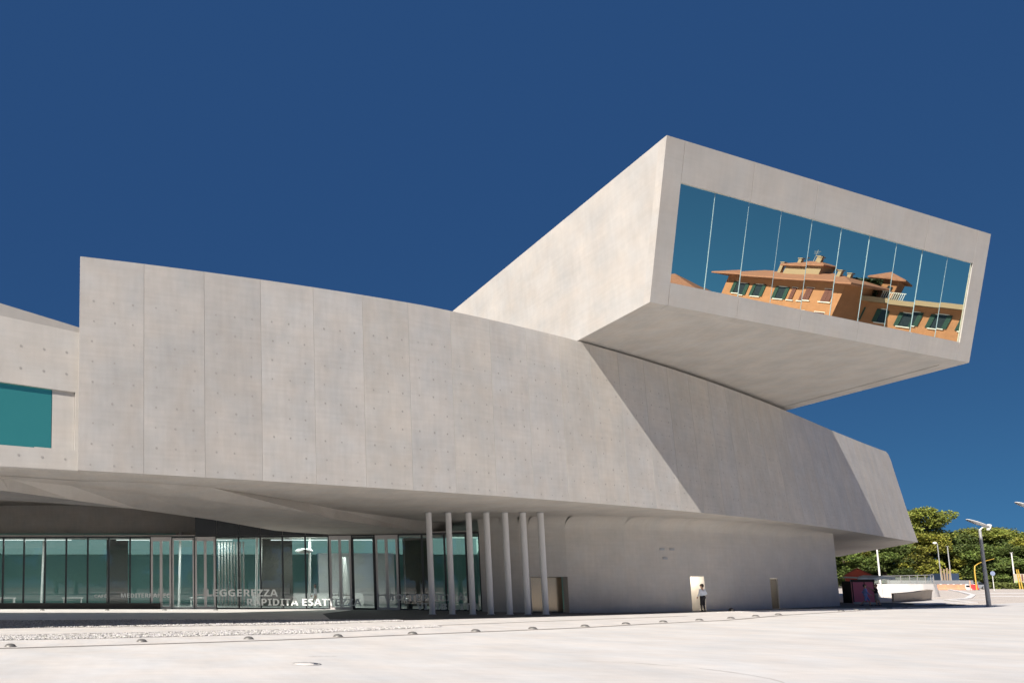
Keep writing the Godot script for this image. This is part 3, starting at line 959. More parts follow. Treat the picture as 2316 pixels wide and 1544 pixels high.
func build_entrance(museum: Node3D) -> void:
	var st := begin()
	# wall above the glass, a canopy added to block the sun, the low plinth
	for i in GLASS.size() - 1:
		var a: Vector2 = GLASS[i]
		var b: Vector2 = GLASS[i + 1]
		quad(st, v3(a.x, GLASS_TOP + 0.12, a.y - 0.05), v3(b.x, GLASS_TOP + 0.12, b.y - 0.05), v3(b.x, GLASS_TOP + 0.2, b.y - 0.05), v3(a.x, GLASS_TOP + 0.2, a.y - 0.05), v3(0, 0, -1))
		quad(st, v3(a.x, GLASS_TOP + 0.2, a.y - 0.05), v3(b.x, GLASS_TOP + 0.2, b.y - 0.05), v3(b.x, GLASS_TOP + 0.2, b.y + 5.0), v3(a.x, GLASS_TOP + 0.2, a.y + 5.0), Vector3.UP)
		quad(st, v3(a.x, GLASS_TOP + 0.12, a.y - 0.05), v3(b.x, GLASS_TOP + 0.12, b.y - 0.05), v3(b.x, GLASS_TOP + 0.12, b.y + 1.5), v3(a.x, GLASS_TOP + 0.12, a.y + 1.5), Vector3.DOWN)
		quad(st, v3(a.x, GLASS_TOP + 0.2, a.y + 5.0), v3(b.x, GLASS_TOP + 0.2, b.y + 5.0), v3(b.x, 8.6, b.y + 5.0), v3(a.x, 8.6, a.y + 5.0), v3(0, 0, -1))
	prism(st, [Vector2(-32, 43.3), Vector2(-2, 43.3), Vector2(6, 44.5), Vector2(12, 46.5), Vector2(22, 50.5), Vector2(22, 58), Vector2(-32, 58)], 8.2, 8.6)
	obj("entrance_upper_wall", st, M.facade_concrete, museum)
	for k in 6:
		st = begin()
		var xa := lerpf(2.95, 12.5, k / 6.0) + 0.01
		var xb := lerpf(2.95, 12.5, (k + 1) / 6.0) - 0.01
		var ga := glass_at(xa, 0.14)
		var gb := glass_at(xb, 0.14)
		quad(st, v3(ga.x, GLASS_TOP + 0.13, ga.y), v3(gb.x, GLASS_TOP + 0.13, gb.y), v3(gb.x, 8.18, gb.y), v3(ga.x, 8.18, ga.y), v3(0, 0, -1))
		quad(st, v3(ga.x, GLASS_TOP + 0.13, ga.y), v3(gb.x, GLASS_TOP + 0.13, gb.y), v3(gb.x, GLASS_TOP + 0.13, gb.y + 0.1), v3(ga.x, GLASS_TOP + 0.13, ga.y + 0.1), Vector3.DOWN)
		obj("black_fascia_panel", st, M.frame_dark, museum)
	st = begin()
	prism(st, [Vector2(-18, 51.9), Vector2(-6, 51.9), Vector2(0.4, 51.75), Vector2(0.4, 52.4), Vector2(-6, 52.6), Vector2(-18, 52.6)], 0.0, 0.42)
	obj("plinth", st, M.plinth_dark, museum)
	# lobby behind the glass
	st = begin()
	prism(st, [Vector2(-18, 52.6), Vector2(0, 52.4), Vector2(9, 51.7), Vector2(16, 50.3), Vector2(21.9, 47.8), Vector2(30, 56), Vector2(30, 66), Vector2(-18, 66)], 0.006, 0.03)
	obj("lobby_floor", st, M.lobby_floor, museum)
	st = begin()
	quad(st, v3(-18, 0, 66), v3(30, 0, 66), v3(30, 7.2, 66), v3(-18, 7.2, 66), v3(0, 0, -1))
	quad(st, v3(-18, 0, 66.3), v3(30, 0, 66.3), v3(30, 7.2, 66.3), v3(-18, 7.2, 66.3), v3(0, 0, 1))
	quad(st, v3(-18, 0, 52), v3(-18, 0, 66), v3(-18, 8, 66), v3(-18, 8, 52), Vector3.RIGHT)
	quad(st, v3(30, 0, 50), v3(30, 0, 66), v3(30, 6, 66), v3(30, 6, 50), Vector3.LEFT)
	prism(st, [Vector2(-18, 57.2), Vector2(30, 57.2), Vector2(30, 58.6), Vector2(-18, 58.6)], 5.7, 5.9)
	prism(st, [Vector2(-18, 60.4), Vector2(30, 60.4), Vector2(30, 64.2), Vector2(-18, 64.2)], 6.1, 6.4)
	quad(st, v3(-18, 5.7, 60.4), v3(30, 5.7, 60.4), v3(30, 6.4, 60.4), v3(-18, 6.4, 60.4), v3(0, 0, 1))
	prism(st, [Vector2(-18, 58.6), Vector2(-8, 58.6), Vector2(-8, 60.4), Vector2(-18, 60.4)], 5.7, 5.9)
	var lobby := obj("lobby_shell", st, M.lobby_wall, museum)
	st = begin()
	quad(st, v3(-18, 4.55, 65.95), v3(30, 4.55, 65.95), v3(30, 7.1, 65.95), v3(-18, 7.1, 65.95), v3(0, 0, -1))
	obj("teal_upper_wall", st, M.teal_wall, lobby)
	for q in [[-3.2, 60.0, 1.8], [9.9, 58.0, 2.6], [21.5, 58.0, 2.2]]:
		st = begin()
		box(st, v3(q[0], 2.8, q[1]), Vector3(q[2], 5.5, 0.5))
		obj("dark_screen", st, M.dark_wall, lobby)
	for k in 9:
		st = begin()
		box(st, v3(5.0 + k * 0.24, 2.6, 55.4 + 0.05 * (k % 2)), Vector3(0.13, 5.0, 0.08))
		obj("curtain_slat", st, M.shorts_grey, lobby)
	for q in [[-13.6, 57.5], [-9.3, 58.2], [1.9, 57.0], [7.75, 54.6], [8.3, 56.2], [12.0, 55.4]]:
		st = begin()
		tube(st, [v3(q[0], 0.0, q[1]), v3(q[0] + 0.15, 6.0, q[1])], [0.1, 0.1], 10)
		obj("slim_column", st, M.white_plaster, lobby)
	st = begin()
	box(st, v3(17.0, 2.2, 60.0), Vector3(6.4, 4.4, 0.3))
	obj("pale_partition", st, M.column_paint, lobby)
	for q in [[-11.5, 55.5, 1.2], [-6.5, 56.2, 1.6], [3.4, 56.5, 1.3]]:
		st = begin()
		box(st, v3(q[0], 0.72, q[1]), Vector3(q[2], 0.06, 0.8))
		for sx in [-1, 1]:
			box(st, v3(q[0] + sx * q[2] * 0.42, 0.37, q[1]), Vector3(0.06, 0.68, 0.7))
		obj("table", st, M.white_plaster, lobby)
	st = begin()
	tube(st, [v3(15.1, 0.0, 55.8), v3(14.85, 3.9, 55.6)], [0.3, 0.12], 12)
	obj("leaning_column", st, M.white_plaster, lobby)
	st = begin()
	lathe(st, [Vector2(0, 0), Vector2(0.5, 0.05), Vector2(0.72, 0.2), Vector2(0.5, 0.36), Vector2(0, 0.4)], v3(11.6, 4.15, 55.0), 18)
	obj("hanging_lamp_shade", st, M.white_plaster, lobby)
	st = begin()
	box(st, v3(12.5, 0.55, 58.5), Vector3(9.0, 1.0, 0.9))
	obj("reception_desk", st, M.white_plaster, lobby)
	for q in [[-11.0, 9.0], [1.5, 9.0], [13.0, 8.0]]:
		st = begin()
		box(st, v3(q[0], 5.2, 54.8), Vector3(q[1], 0.06, 0.22))
		obj("ceiling_lamp_strip", st, M.strip_glow, lobby)
		var al := AreaLight3D.new()
		al.name = "ceiling_lamp_strip_light"
		al.area_size = Vector2(q[1], 0.22)
		al.light_color = Color(0.93, 1.0, 0.97)
		al.light_energy = 22.0
		al.area_range = 60.0
		al.area_attenuation = 2.0
		al.shadow_enabled = true
		al.position = v3(q[0], 5.14, 54.8)
		al.rotation.x = -PI / 2
		add_child(al)
	# panes and mullions
	var frame := begin()
	var sill := begin()
	var bounds := [-16.0, -14.4, -12.82, -11.25, -9.72, -8.15, -6.59, -4.99, -3.42, -1.85, -0.33, 1.23, 2.91, 4.46, 6.13, 7.71, 9.29, 10.9, 12.53, 14.08, 15.63, 17.12, 18.57, 19.88, 21.1, 21.85]
	for i in bounds.size() - 1:
		rail(frame, bounds[i], bounds[i + 1], GLASS_TOP + 0.05, 0.12, 0.16)
		rail(sill, bounds[i], bounds[i + 1], 0.05, 0.1, 0.12)
	var glazing := obj("entrance_glazing", frame, M.frame_dark, museum)
	obj("sill_rail", sill, M.frame_dark, glazing)
	var doors := [-0.33, 2.91, 12.53, 15.63]
	for i in bounds.size():
		var mst := begin()
		upright(mst, bounds[i], 0.12, 0.2, 0.1, GLASS_TOP)
		obj("mullion", mst, M.frame_dark, glazing)
		if i == bounds.size() - 1:
			break
		if doors.has(bounds[i]):
			continue
		var a := glass_at(bounds[i] + 0.05)
		var b := glass_at(bounds[i + 1] - 0.05)
		var p := begin()
		for g in [0.0, 0.025]:
			quad(p, v3(a.x, 0.1, a.y + g), v3(b.x, 0.1, b.y + g), v3(b.x, GLASS_TOP, b.y + g), v3(a.x, GLASS_TOP, a.y + g), v3(0, 0, -1))
		obj("pane", p, M.entrance_glass, glazing)
	for x in doors:
		var k: int = bounds.find(x)
		var xe: float = bounds[k + 1]
		var d := begin()
		upright(d, x + 0.1, 0.14, 0.18, 0.0, GLASS_TOP, 0.1)
		upright(d, xe - 0.1, 0.14, 0.18, 0.0, GLASS_TOP, 0.1)
		upright(d, (x + xe) / 2, 0.2, 0.18, 0.0, GLASS_TOP - 0.2, 0.1)
		rail(d, x + 0.02, xe - 0.02, GLASS_TOP - 0.1, 0.3, 0.18, 0.1)
		rail(d, x + 0.02, xe - 0.02, 1.02, 0.07, 0.1, 0.1)
		rail(d, x + 0.02, xe - 0.02, 0.09, 0.18, 0.16, 0.1)
		var door := obj("entrance_door", d, M.frame_aluminium, museum)
		for h in 2:
			var a := glass_at(lerpf(x, xe, 0.5 * h) + 0.1, 0.1)
			var b := glass_at(lerpf(x, xe, 0.5 * h + 0.5) - 0.1, 0.1)
			var p := begin()
			for g in [0.0, 0.025]:
				quad(p, v3(a.x, 0.18, a.y + g), v3(b.x, 0.18, b.y + g), v3(b.x, GLASS_TOP - 0.25, b.y + g), v3(a.x, GLASS_TOP - 0.25, a.y + g), v3(0, 0, -1))
			obj("door_pane", p, M.entrance_glass, door)
			var hd := begin()
			upright(hd, lerpf(x, xe, 0.5) + (h * 2 - 1) * 0.16, 0.035, 0.035, 0.85, 1.5, 0.24)
			obj("door_handle", hd, M.steel, door)
	# light frames round the two single leaves beside the doors
	for q in [[1.23, 2.91, M.frame_aluminium], [14.08, 15.63, M.frame_dark]]:
		var d := begin()
		upright(d, q[0] + 0.1, 0.1, 0.12, 0.0, GLASS_TOP - 0.05, 0.1)
		upright(d, q[1] - 0.1, 0.1, 0.12, 0.0, GLASS_TOP - 0.05, 0.1)
		rail(d, q[0] + 0.05, q[1] - 0.05, GLASS_TOP - 0.12, 0.14, 0.12, 0.1)
		rail(d, q[0] + 0.05, q[1] - 0.05, 0.07, 0.12, 0.12, 0.1)
		obj("side_leaf_frame", d, q[2], museum)
	# words set on the glass
	for w in [["LEGGEREZZA", 3.75, 8.85, 0.92, 0.5], ["RAPIDITÀ ESATTEZZA", 6.65, 14.6, 0.33, 0.5], ["MOLTEPLICITÀ", 16.2, 20.9, 0.72, 0.46], ["VISIBILITÀ", 18.1, 21.7, 0.12, 0.46], ["CAFÉ", -4.45, -3.55, 0.85, 0.22], ["MEDITERRANEO", -2.5, 1.15, 0.82, 0.3]]:
		var run: float = w[2] - w[1]
		var f := SystemFont.new()
		f.font_names = PackedStringArray(["Droid Sans"])
		f.font_weight = 700
		var whole := TextMesh.new()
		whole.font = f
		whole.text = w[0]
		whole.font_size = 48
		whole.pixel_size = 0.01
		whole.depth = 0.02
		var full := whole.get_aabb()
		var a := glass_at(w[1], 0.16)
		var b := glass_at(w[2], 0.16)
		var sx: float = a.distance_to(b) / full.size.x
		var sy: float = w[4] / full.size.y * (1.25 if "À" in w[0] or "É" in w[0] else 1.0)
		var c := (a + b) / 2
		var t := Transform3D(Basis(Vector3.UP, atan2(b.y - a.y, b.x - a.x)).scaled_local(Vector3(sx, sy, 1.0)), v3(c.x, w[3] + w[4] / 2, c.y) - Vector3(0, full.get_center().y * sy, 0))
		inst("lettering", whole, M.lettering_white, glazing, t)

# ---------------------------------------------------------------- right-hand background
func build_right_side() -> void:
	var st := begin()
	# white ramp wall: a slightly bulging, backward-leaning wall
	var path := [Vector2(96.0, 95.6), Vector2(98.2, 94.9), Vector2(100.4, 94.6), Vector2(102.6, 94.7), Vector2(104.6, 95.2), Vector2(106.6, 96.6), Vector2(108.4, 99.0)]
	for i in path.size() - 1:
		var a: Vector2 = path[i]
		var b: Vector2 = path[i + 1]
		var n := Vector2((b - a).y, -(b - a).x).normalized() * 0.25
		st.set_smooth_group(1)
		quad(st, v3(a.x, 0, a.y), v3(b.x, 0, b.y), v3(b.x - n.x, 1.85, b.y - n.y), v3(a.x - n.x, 1.85, a.y - n.y), v3(n.x, 0.05, n.y))
		st.set_smooth_group(-1)
		quad(st, v3(a.x - n.x, 1.85, a.y - n.y), v3(b.x - n.x, 1.85, b.y - n.y), v3(b.x - n.x * 3, 1.85, b.y - n.y * 3), v3(a.x - n.x * 3, 1.85, a.y - n.y * 3), Vector3.UP)
		quad(st, v3(a.x - n.x * 3, 0, a.y - n.y * 3), v3(b.x - n.x * 3, 0, b.y - n.y * 3), v3(b.x - n.x * 3, 1.85, b.y - n.y * 3), v3(a.x - n.x * 3, 1.85, a.y - n.y * 3), v3(-n.x, 0, -n.y))
	tag(obj("ramp_wall", st, M.ramp_white), "bright white curved ramp wall below a glazed railing", "wall")
	var rail_thing := thing("railing", "pale steel and glass railing along the top of the white ramp wall", "railing")
	st = begin()
	tube(st, [v3(96.0, 2.88, 96.0), v3(100.4, 2.96, 95.1), v3(104.4, 3.06, 95.7), v3(106.2, 3.12, 96.9)], [0.05, 0.05, 0.05, 0.05], 6)
	obj("handrail", st, M.steel, rail_thing)
	for i in 9:
		var k := i / 8.0
		var x := lerpf(96.2, 106.2, k)
		var d := lookup([Vector2(96.0, 96.0), Vector2(100.4, 95.1), Vector2(104.4, 95.7), Vector2(106.4, 97.0)], x)
		st = begin()
		box(st, v3(x, 2.4, d), Vector3(0.1 if i == 8 else 0.06, 1.12 + 0.02 * i, 0.06))
		obj("post", st, M.steel, rail_thing)
		if i < 8:
			var x2 := lerpf(96.2, 106.2, (i + 1) / 8.0)
			var d2 := lookup([Vector2(96.0, 96.0), Vector2(100.4, 95.1), Vector2(104.4, 95.7), Vector2(106.4, 97.0)], x2)
			st = begin()
			quad(st, v3(x + 0.05, 1.95, d), v3(x2 - 0.05, 1.95, d2), v3(x2 - 0.05, 2.75, d2), v3(x + 0.05, 2.75, d), v3(0, 0, -1))
			obj("glass_panel", st, M.rail_glass, rail_thing)
	# boat-shaped concrete bench with an undercut face
	st = begin()
	var fr := [Vector2(73.7, 71.0), Vector2(76.8, 73.0), Vector2(80.0, 75.0), Vector2(83.1, 77.0), Vector2(86.0, 79.0), Vector2(88.4, 80.8)]
	var tops := [0.84, 0.89, 0.96, 1.08, 1.2, 1.16]
	var lows := [0.02, 0.13, 0.3, 0.5, 0.74, 0.92]
	for i in fr.size() - 1:
		var a: Vector2 = fr[i]
		var b: Vector2 = fr[i + 1]
		var n := Vector2(0.42, 0.5)
		quad(st, v3(a.x, tops[i], a.y), v3(b.x, tops[i + 1], b.y), v3(b.x + n.x, lows[i + 1], b.y + n.y), v3(a.x + n.x, lows[i], a.y + n.y), v3(0.5, -0.5, -0.8))
		var m := n * 2.4
		quad(st, v3(a.x, tops[i], a.y), v3(b.x, tops[i + 1], b.y), v3(b.x + m.x, tops[i + 1] + 0.05, b.y + m.y), v3(a.x + m.x, tops[i] + 0.05, a.y + m.y), Vector3.UP)
		quad(st, v3(a.x + n.x, lows[i], a.y + n.y), v3(b.x + n.x, lows[i + 1], b.y + n.y), v3(b.x + m.x, 0, b.y + m.y), v3(a.x + m.x, 0, a.y + m.y), Vector3.DOWN)
		quad(st, v3(a.x + m.x, 0, a.y + m.y), v3(b.x + m.x, 0, b.y + m.y), v3(b.x + m.x, tops[i + 1] + 0.05, b.y + m.y), v3(a.x + m.x, tops[i] + 0.05, a.y + m.y), v3(-0.5, 0, 0.8))
	quad(st, v3(73.7, 0.84, 71.0), v3(74.12, 0.02, 71.5), v3(74.71, 0.0, 72.2), v3(74.71, 0.89, 72.2), v3(-1, 0, -0.3))
	tag(obj("concrete_bench", st, M.bench_tan), "long tan concrete bench shaped like a boat hull in front of the white ramp wall", "bench")

	# pink kiosk, its awning and the red hut behind
	var k := thing("kiosk", "pink metal kiosk in the shade at the museum corner", "kiosk", v3(64.9, 0, 65.2), -0.72)
	st = begin()
	box(st, Vector3(0, 1.0, 0), Vector3(1.46, 2.0, 1.2))
	obj("cabin", st, M.kiosk_pink, k)
	st = begin()
	box(st, Vector3(0, 2.12, 0), Vector3(1.54, 0.24, 1.3))
	obj("roof_band", st, M.kiosk_dark, k)
	st = begin()
	box(st, Vector3(-0.7, 1.05, 0.61), Vector3(0.07, 2.0, 0.03))
	box(st, Vector3(0.7, 1.05, 0.61), Vector3(0.07, 2.0, 0.03))
	box(st, Vector3(0.08, 1.05, 0.61), Vector3(0.05, 2.0, 0.03))
	obj("corner_strip", st, M.kiosk_dark, k)
	st = begin()
	box(st, Vector3(0, 0.09, 0.63), Vector3(1.46, 0.18, 0.05))
	obj("foot_plate", st, M.steel, k)
	var sh := thing("shelter", "dark open shelter with a pale sagging awning beside the pink kiosk", "shelter", v3(69.0, 0, 69.0))
	st = begin()
	box(st, Vector3(-0.4, 1.05, -0.6), Vector3(2.6, 2.1, 0.1))
	box(st, Vector3(-1.65, 1.05, 0.0), Vector3(0.1, 2.1, 1.2))
	obj("dark_screen", st, M.kiosk_dark, sh)
	st = begin()
	for i in 6:
		var x0 := lerpf(-1.7, 1.9, i / 6.0)
		var x1 := lerpf(-1.7, 1.9, (i + 1) / 6.0)
		var s0 := 2.45 + 0.1 * sin(i * 2.0) + x0 * 0.07
		var s1 := 2.45 + 0.1 * sin((i + 1) * 2.0) + x1 * 0.07
		quad(st, Vector3(x0, s0 + 0.1, -0.8), Vector3(x1, s1 + 0.1, -0.8), Vector3(x1, s1, 1.0), Vector3(x0, s0, 1.0), Vector3.UP)
		quad(st, Vector3(x0, s0, 1.0), Vector3(x1, s1, 1.0), Vector3(x1, s1 - 0.28, 1.02), Vector3(x0, s0 - 0.28, 1.02), Vector3.BACK)
	obj("awning", st, M.awning, sh)
	for x in [-1.6]:
		st = begin()
		tube(st, [Vector3(x, 0, 0.9), Vector3(x, 2.5, 0.9)], [0.03, 0.03], 6)
		obj("post", st, M.steel, sh)
	var hut := thing("hut", "small hut with a red gable and dark red tiled roof behind the awning", "hut", v3(77.7, 0, 78.5), -0.75)
	st = begin()
	box(st, Vector3(0, 1.4, 0), Vector3(2.0, 2.8, 3.0))
	tri(st, Vector3(-1.0, 2.8, 1.5), Vector3(1.0, 2.8, 1.5), Vector3(0, 3.5, 1.5), Vector3.BACK)
	tri(st, Vector3(-1.0, 2.8, -1.5), Vector3(1.0, 2.8, -1.5), Vector3(0, 3.5, -1.5), Vector3.FORWARD)
	obj("walls", st, M.hut_red, hut)
	st = begin()
	for s in [-1, 1]:
		quad(st, Vector3(1.2 * s, 2.72, 1.62), Vector3(0, 3.6, 1.62), Vector3(0, 3.6, -1.62), Vector3(1.2 * s, 2.72, -1.62), Vector3(s, 1, 0))
		quad(st, Vector3(1.2 * s, 2.66, 1.62), Vector3(0, 3.53, 1.62), Vector3(0, 3.6, 1.62), Vector3(1.2 * s, 2.72, 1.62), Vector3.BACK)
	obj("roof", st, M.hut_roof, hut)

	# lamp posts
	var lamp := thing("street_lamp", "tall grey lamp post with a long flat head at the edge of the square", "lamp post", v3(66.45, 0, 56.8), 0.0, "flat-headed lamp posts")
	st = begin()
	tube(st, [Vector3(0, 0, 0), Vector3(0, 0.05, 0)], [0.24, 0.24], 14)
	obj("base_plate", st, M.lamp_post_grey, lamp)
	st = begin()
	tube(st, [Vector3(0, 0.03, 0), Vector3(0, 1.2, 0), Vector3(0, 6.15, 0)], [0.135, 0.13, 0.085], 14)
	obj("pole", st, M.lamp_post_grey, lamp)
	st = begin()
	tube(st, [Vector3(-0.05, 6.1, 0), Vector3(0.3, 6.38, 0), Vector3(0.75, 6.42, 0)], [0.05, 0.045, 0.045], 8)
	obj("bracket", st, M.lamp_head, lamp)
	st = begin()
	st.set_smooth_group(1)
	var hb := Basis(Vector3.BACK, -0.36)
	for i in 20:
		var a0 := TAU * i / 20.0
		var a1 := TAU * (i + 1) / 20.0
		var c := Vector3(-0.1, 6.68, 0)
		var e0: Vector3 = c + hb * Vector3(cos(a0) * 0.95, 0, sin(a0) * 0.32)
		var e1: Vector3 = c + hb * Vector3(cos(a1) * 0.95, 0, sin(a1) * 0.32)
		tri(st, c + hb * Vector3(0, 0.09, 0), e0, e1, Vector3.UP)
		tri(st, c - hb * Vector3(0, 0.05, 0), e0, e1, Vector3.DOWN)
	st.set_smooth_group(-1)
	obj("lamp_head", st, M.lamp_head, lamp)
	st = begin()
	box(st, Vector3(0.78, 6.42, 0), Vector3(0.2, 0.34, 0.16), hb)
	box(st, Vector3(0.62, 6.2, 0.06), Vector3(0.12, 0.16, 0.12))
	obj("driver_box", st, M.lamp_head, lamp)
	copy(lamp, "lamp post beyond the frame edge showing only the tip of its white head", v3(62.5, 0.62, 50.2), 0.0)
	# thin far poles
	var poles := [
		[v3(97.0, 0, 95.0), 6.6, 0.11, "white slanting-lit pole standing behind the ramp railing", M.lamp_head],
		[v3(166.1, 0, 150.0), 9.6, 0.10, "dark thin lamp pole with a round white globe in front of the trees", M.lamp_post_grey],
		[v3(169.3, 0, 151.0), 9.0, 0.12, "grey thin pole in front of the dark tree trunks", M.steel],
		[v3(193.7, 0, 160.0), 7.9, 0.14, "pale cream pole above the poster board", M.lamp_head]]
	for p in poles:
		var t := thing("pole", p[3], "pole", p[0] + Vector3(0, rise(-p[0].z) - 0.03, 0))
		st = begin()
		tube(st, [Vector3.ZERO, Vector3(0, p[1], 0)], [p[2], p[2] * 0.75], 8)
		obj("shaft", st, p[4], t)
		st = begin()
		if p[3].contains("globe"):
			lathe(st, [Vector2(0, -0.3), Vector2(0.3, -0.1), Vector2(0.36, 0.05), Vector2(0.2, 0.2), Vector2(0, 0.26)], Vector3(-0.5, p[1] + 0.1, 0), 12)
			obj("globe", st, M.white_plastic, t)
		else:
			box(st, Vector3(0, p[1] + 0.05, 0), Vector3(0.34, 0.1, 0.34))
			obj("cap", st, p[4], t)
	# bent yellow boom
	var boom := thing("yellow_boom", "bent yellow tube arching over the street behind the lamp post", "boom", v3(156.0, rise(135), 135.0))
	st = begin()
	tube(st, [Vector3(0, 0, 0), Vector3(0, 3.6, 0), Vector3(0.15, 4.6, 0), Vector3(0.9, 5.1, 0), Vector3(2.0, 5.5, 0), Vector3(4.0, 6.0, 0)], [0.1, 0.1, 0.09, 0.08, 0.07, 0.05], 8)
	obj("tube", st, M.yellow_paint, boom)
	st = begin()
	tube(st, [Vector3(0, 0, 0), Vector3(0, 0.08, 0)], [0.4, 0.4], 10)
	obj("foot", st, M.steel, boom)
	# round blue sign
	var sg := thing("road_sign", "round pale blue road sign on a thin white post", "road sign", v3(153.4, rise(130), 130.0))
	st = begin()
	tube(st, [Vector3.ZERO, Vector3(0, 3.1, 0)], [0.045, 0.045], 6)
	obj("post", st, M.lamp_head, sg)
	st = begin()
	tube(st, [Vector3(0, 3.2, 0.05), Vector3(0, 3.2, 0.1)], [0.42, 0.42], 20)
	obj("disc", st, M.sign_blue, sg)
	# yellow post by the hedge
	st = begin()
	for s in [0.0, 0.55]:
		tube(st, [v3(181.3 + s, rise(149) - 0.05, 149), v3(181.0 + s * 0.6, rise(149) + 4.1, 149)], [0.12, 0.07], 8)
	box(st, v3(181.4, rise(149) + 2.4, 149), Vector3(0.6, 0.12, 0.12))
	tag(obj("yellow_uprights", st, M.yellow_paint), "pair of yellow uprights standing behind the low hedge", "frame")
	# poster board
	var pb := thing("poster_board", "sunlit poster board with dark figure behind the hedge", "poster board", v3(191.2, rise(158), 157.0))
	st = begin()
	box(st, Vector3(0, 2.0, 0), Vector3(2.5, 2.3, 0.08))
	obj("board", st, M.poster, pb)
	st = begin()
	box(st, Vector3(0.55, 2.3, 0.05), Vector3(0.35, 1.5, 0.02))
	obj("printed_figure", st, M.poster_ink, pb)
	st = begin()
	box(st, Vector3(-0.75, 1.25, 0.05), Vector3(0.9, 0.8, 0.02))
	box(st, Vector3(0.1, 1.1, 0.05), Vector3(0.6, 0.5, 0.02))
	obj("printed_patch", st, M.poster_green, pb)
	for x in [-1.1, 1.1]:
		st = begin()
		box(st, Vector3(x, 0.45, -0.02), Vector3(0.1, 0.95, 0.08))
		obj("leg", st, M.steel, pb)
	# plastic road barriers
	var bar := thing("road_barrier", "first orange plastic barrier next to the ramp wall end", "barrier", v3(154.8, rise(140), 140.0), 0.0, "plastic barriers across the street")
	st = begin()
	var prof := [Vector2(-0.3, 0), Vector2(0.3, 0), Vector2(0.28, 0.18), Vector2(0.13, 0.4), Vector2(0.1, 1.05), Vector2(-0.1, 1.05), Vector2(-0.13, 0.4), Vector2(-0.28, 0.18)]
	for i in 8:
		var a: Vector2 = prof[i]
		var b: Vector2 = prof[(i + 1) % 8]
		quad(st, Vector3(-0.62, a.y, a.x), Vector3(-0.62, b.y, b.x), Vector3(0.62, b.y, b.x), Vector3(0.62, a.y, a.x), Vector3(0, (a.y + b.y) / 2 - 0.5, (a.x + b.x)))
	for s in [-1, 1]:
		for i in range(1, 7):
			tri(st, Vector3(0.62 * s, prof[0].y, prof[0].x), Vector3(0.62 * s, prof[i].y, prof[i].x), Vector3(0.62 * s, prof[i + 1].y, prof[i + 1].x), Vector3(s, 0, 0))
	obj("body", st, M.orange_plastic, bar)
	st = begin()
	box(st, Vector3(0, 1.1, 0), Vector3(0.3, 0.1, 0.12))
	obj("filler_cap", st, M.white_plastic, bar)
	var words := ["", "second orange barrier from the ramp wall", "third orange barrier from the ramp wall", "orange barrier just left of the white one", "white barrier with a dark panel in the barrier row", "red barrier at the right end of the row", "pink-white barrier tucked behind the ramp wall tip"]
	for i in range(1, 7):
		var x := 154.8 + i * 1.28 if i < 6 else 152.6
		var c := copy(bar, words[i], v3(x, rise(140), 140.0 - 0.15 * (i % 2)), 0.04 * (i % 3))
		if i == 4 or i == 6:
			(c.get_child(0) as MeshInstance3D).material_override = M.white_plastic
			st = begin()
			box(st, Vector3(0, 0.72, 0.15), Vector3(0.7, 0.34, 0.06))
			obj("dark_panel", st, M.kiosk_dark if i == 4 else M.red_plastic, c)
		if i == 5:
			(c.get_child(0) as MeshInstance3D).material_override = M.red_plastic
	# striped cone pole on the white barrier
	st = begin()
	for i in 4:
		tube(st, [v3(160.0, rise(140) + i * 0.45, 139.5), v3(160.0, rise(140) + (i + 1) * 0.45, 139.5)], [0.09, 0.08], 8)
	tag(obj("marker_post", st, M.orange_plastic), "thin orange marker post standing in the barrier row", "post")
	# site fence of grey mesh panels
	var fence := thing("site_fence", "row of grey site fence panels behind the barriers", "fence", v3(148.0, rise(143), 143.5))
	for i in 6:
		st = begin()
		box(st, Vector3(i * 2.9, 0.95, 0), Vector3(0.09, 1.9, 0.09))
		obj("post", st, M.steel, fence)
		st = begin()
		box(st, Vector3(i * 2.9 + 1.45, 1.05, 0), Vector3(2.7, 1.6, 0.03))
		obj("fence_panel", st, M.lamp_post_grey if i > 2 else M.shorts_grey, fence)
	# leaning boards
	var pile := thing("upright_boards", "bundle of pale upright boards in front of the trees", "boards", v3(163.6, rise(146), 147.0))
	for i in 4:
		st = begin()
		box(st, Vector3(i * 0.42 - 0.6, 2.2, 0.1 * i), Vector3(0.24, 4.3 - 0.4 * (i % 2), 0.1), Basis(Vector3.BACK, 0.05 - 0.05 * i))
		obj("board", st, M.cornice_stone, pile)
	build_vehicles()
	# hedge
	st = begin()
	leaf_box(st, v3(192, rise(150) + 0.6, 150.0), Vector3(32, 1.3, 1.4), 5200, 0.2, Color(0.10, 0.12, 0.025))
	tag(obj("hedge", st, M.foliage), "low clipped hedge along the far side of the street", "hedge")

func leaf(st: SurfaceTool, c: Vector3, s: float, col: Color) -> void:
	var b := Basis.from_euler(Vector3(rng.randf() * TAU, rng.randf() * TAU, rng.randf() * TAU))
	var x := b.x * s
	var y := b.y * s * 0.7
	st.set_color(col)
	var p := [c - x, c - y, c + x, c + y]
	for k in [0, 1, 2, 0, 2, 3]:
		st.add_vertex(p[k])

func leaf_box(st: SurfaceTool, c: Vector3, s: Vector3, n: int, size: float, col: Color) -> void:
	for i in n:
		var p := Vector3(rng.randf_range(-0.5, 0.5), rng.randf_range(-0.5, 0.5), rng.randf_range(-0.5, 0.5)) * s
		p += Vector3(0, 0.08 * sin(p.x * 1.9) + 0.06 * sin(p.x * 5.1), 0)
		var k := rng.randf_range(0.6, 1.5)
		leaf(st, c + p, size * rng.randf_range(0.7, 1.3), Color(col.r * k, col.g * k, col.b * k))

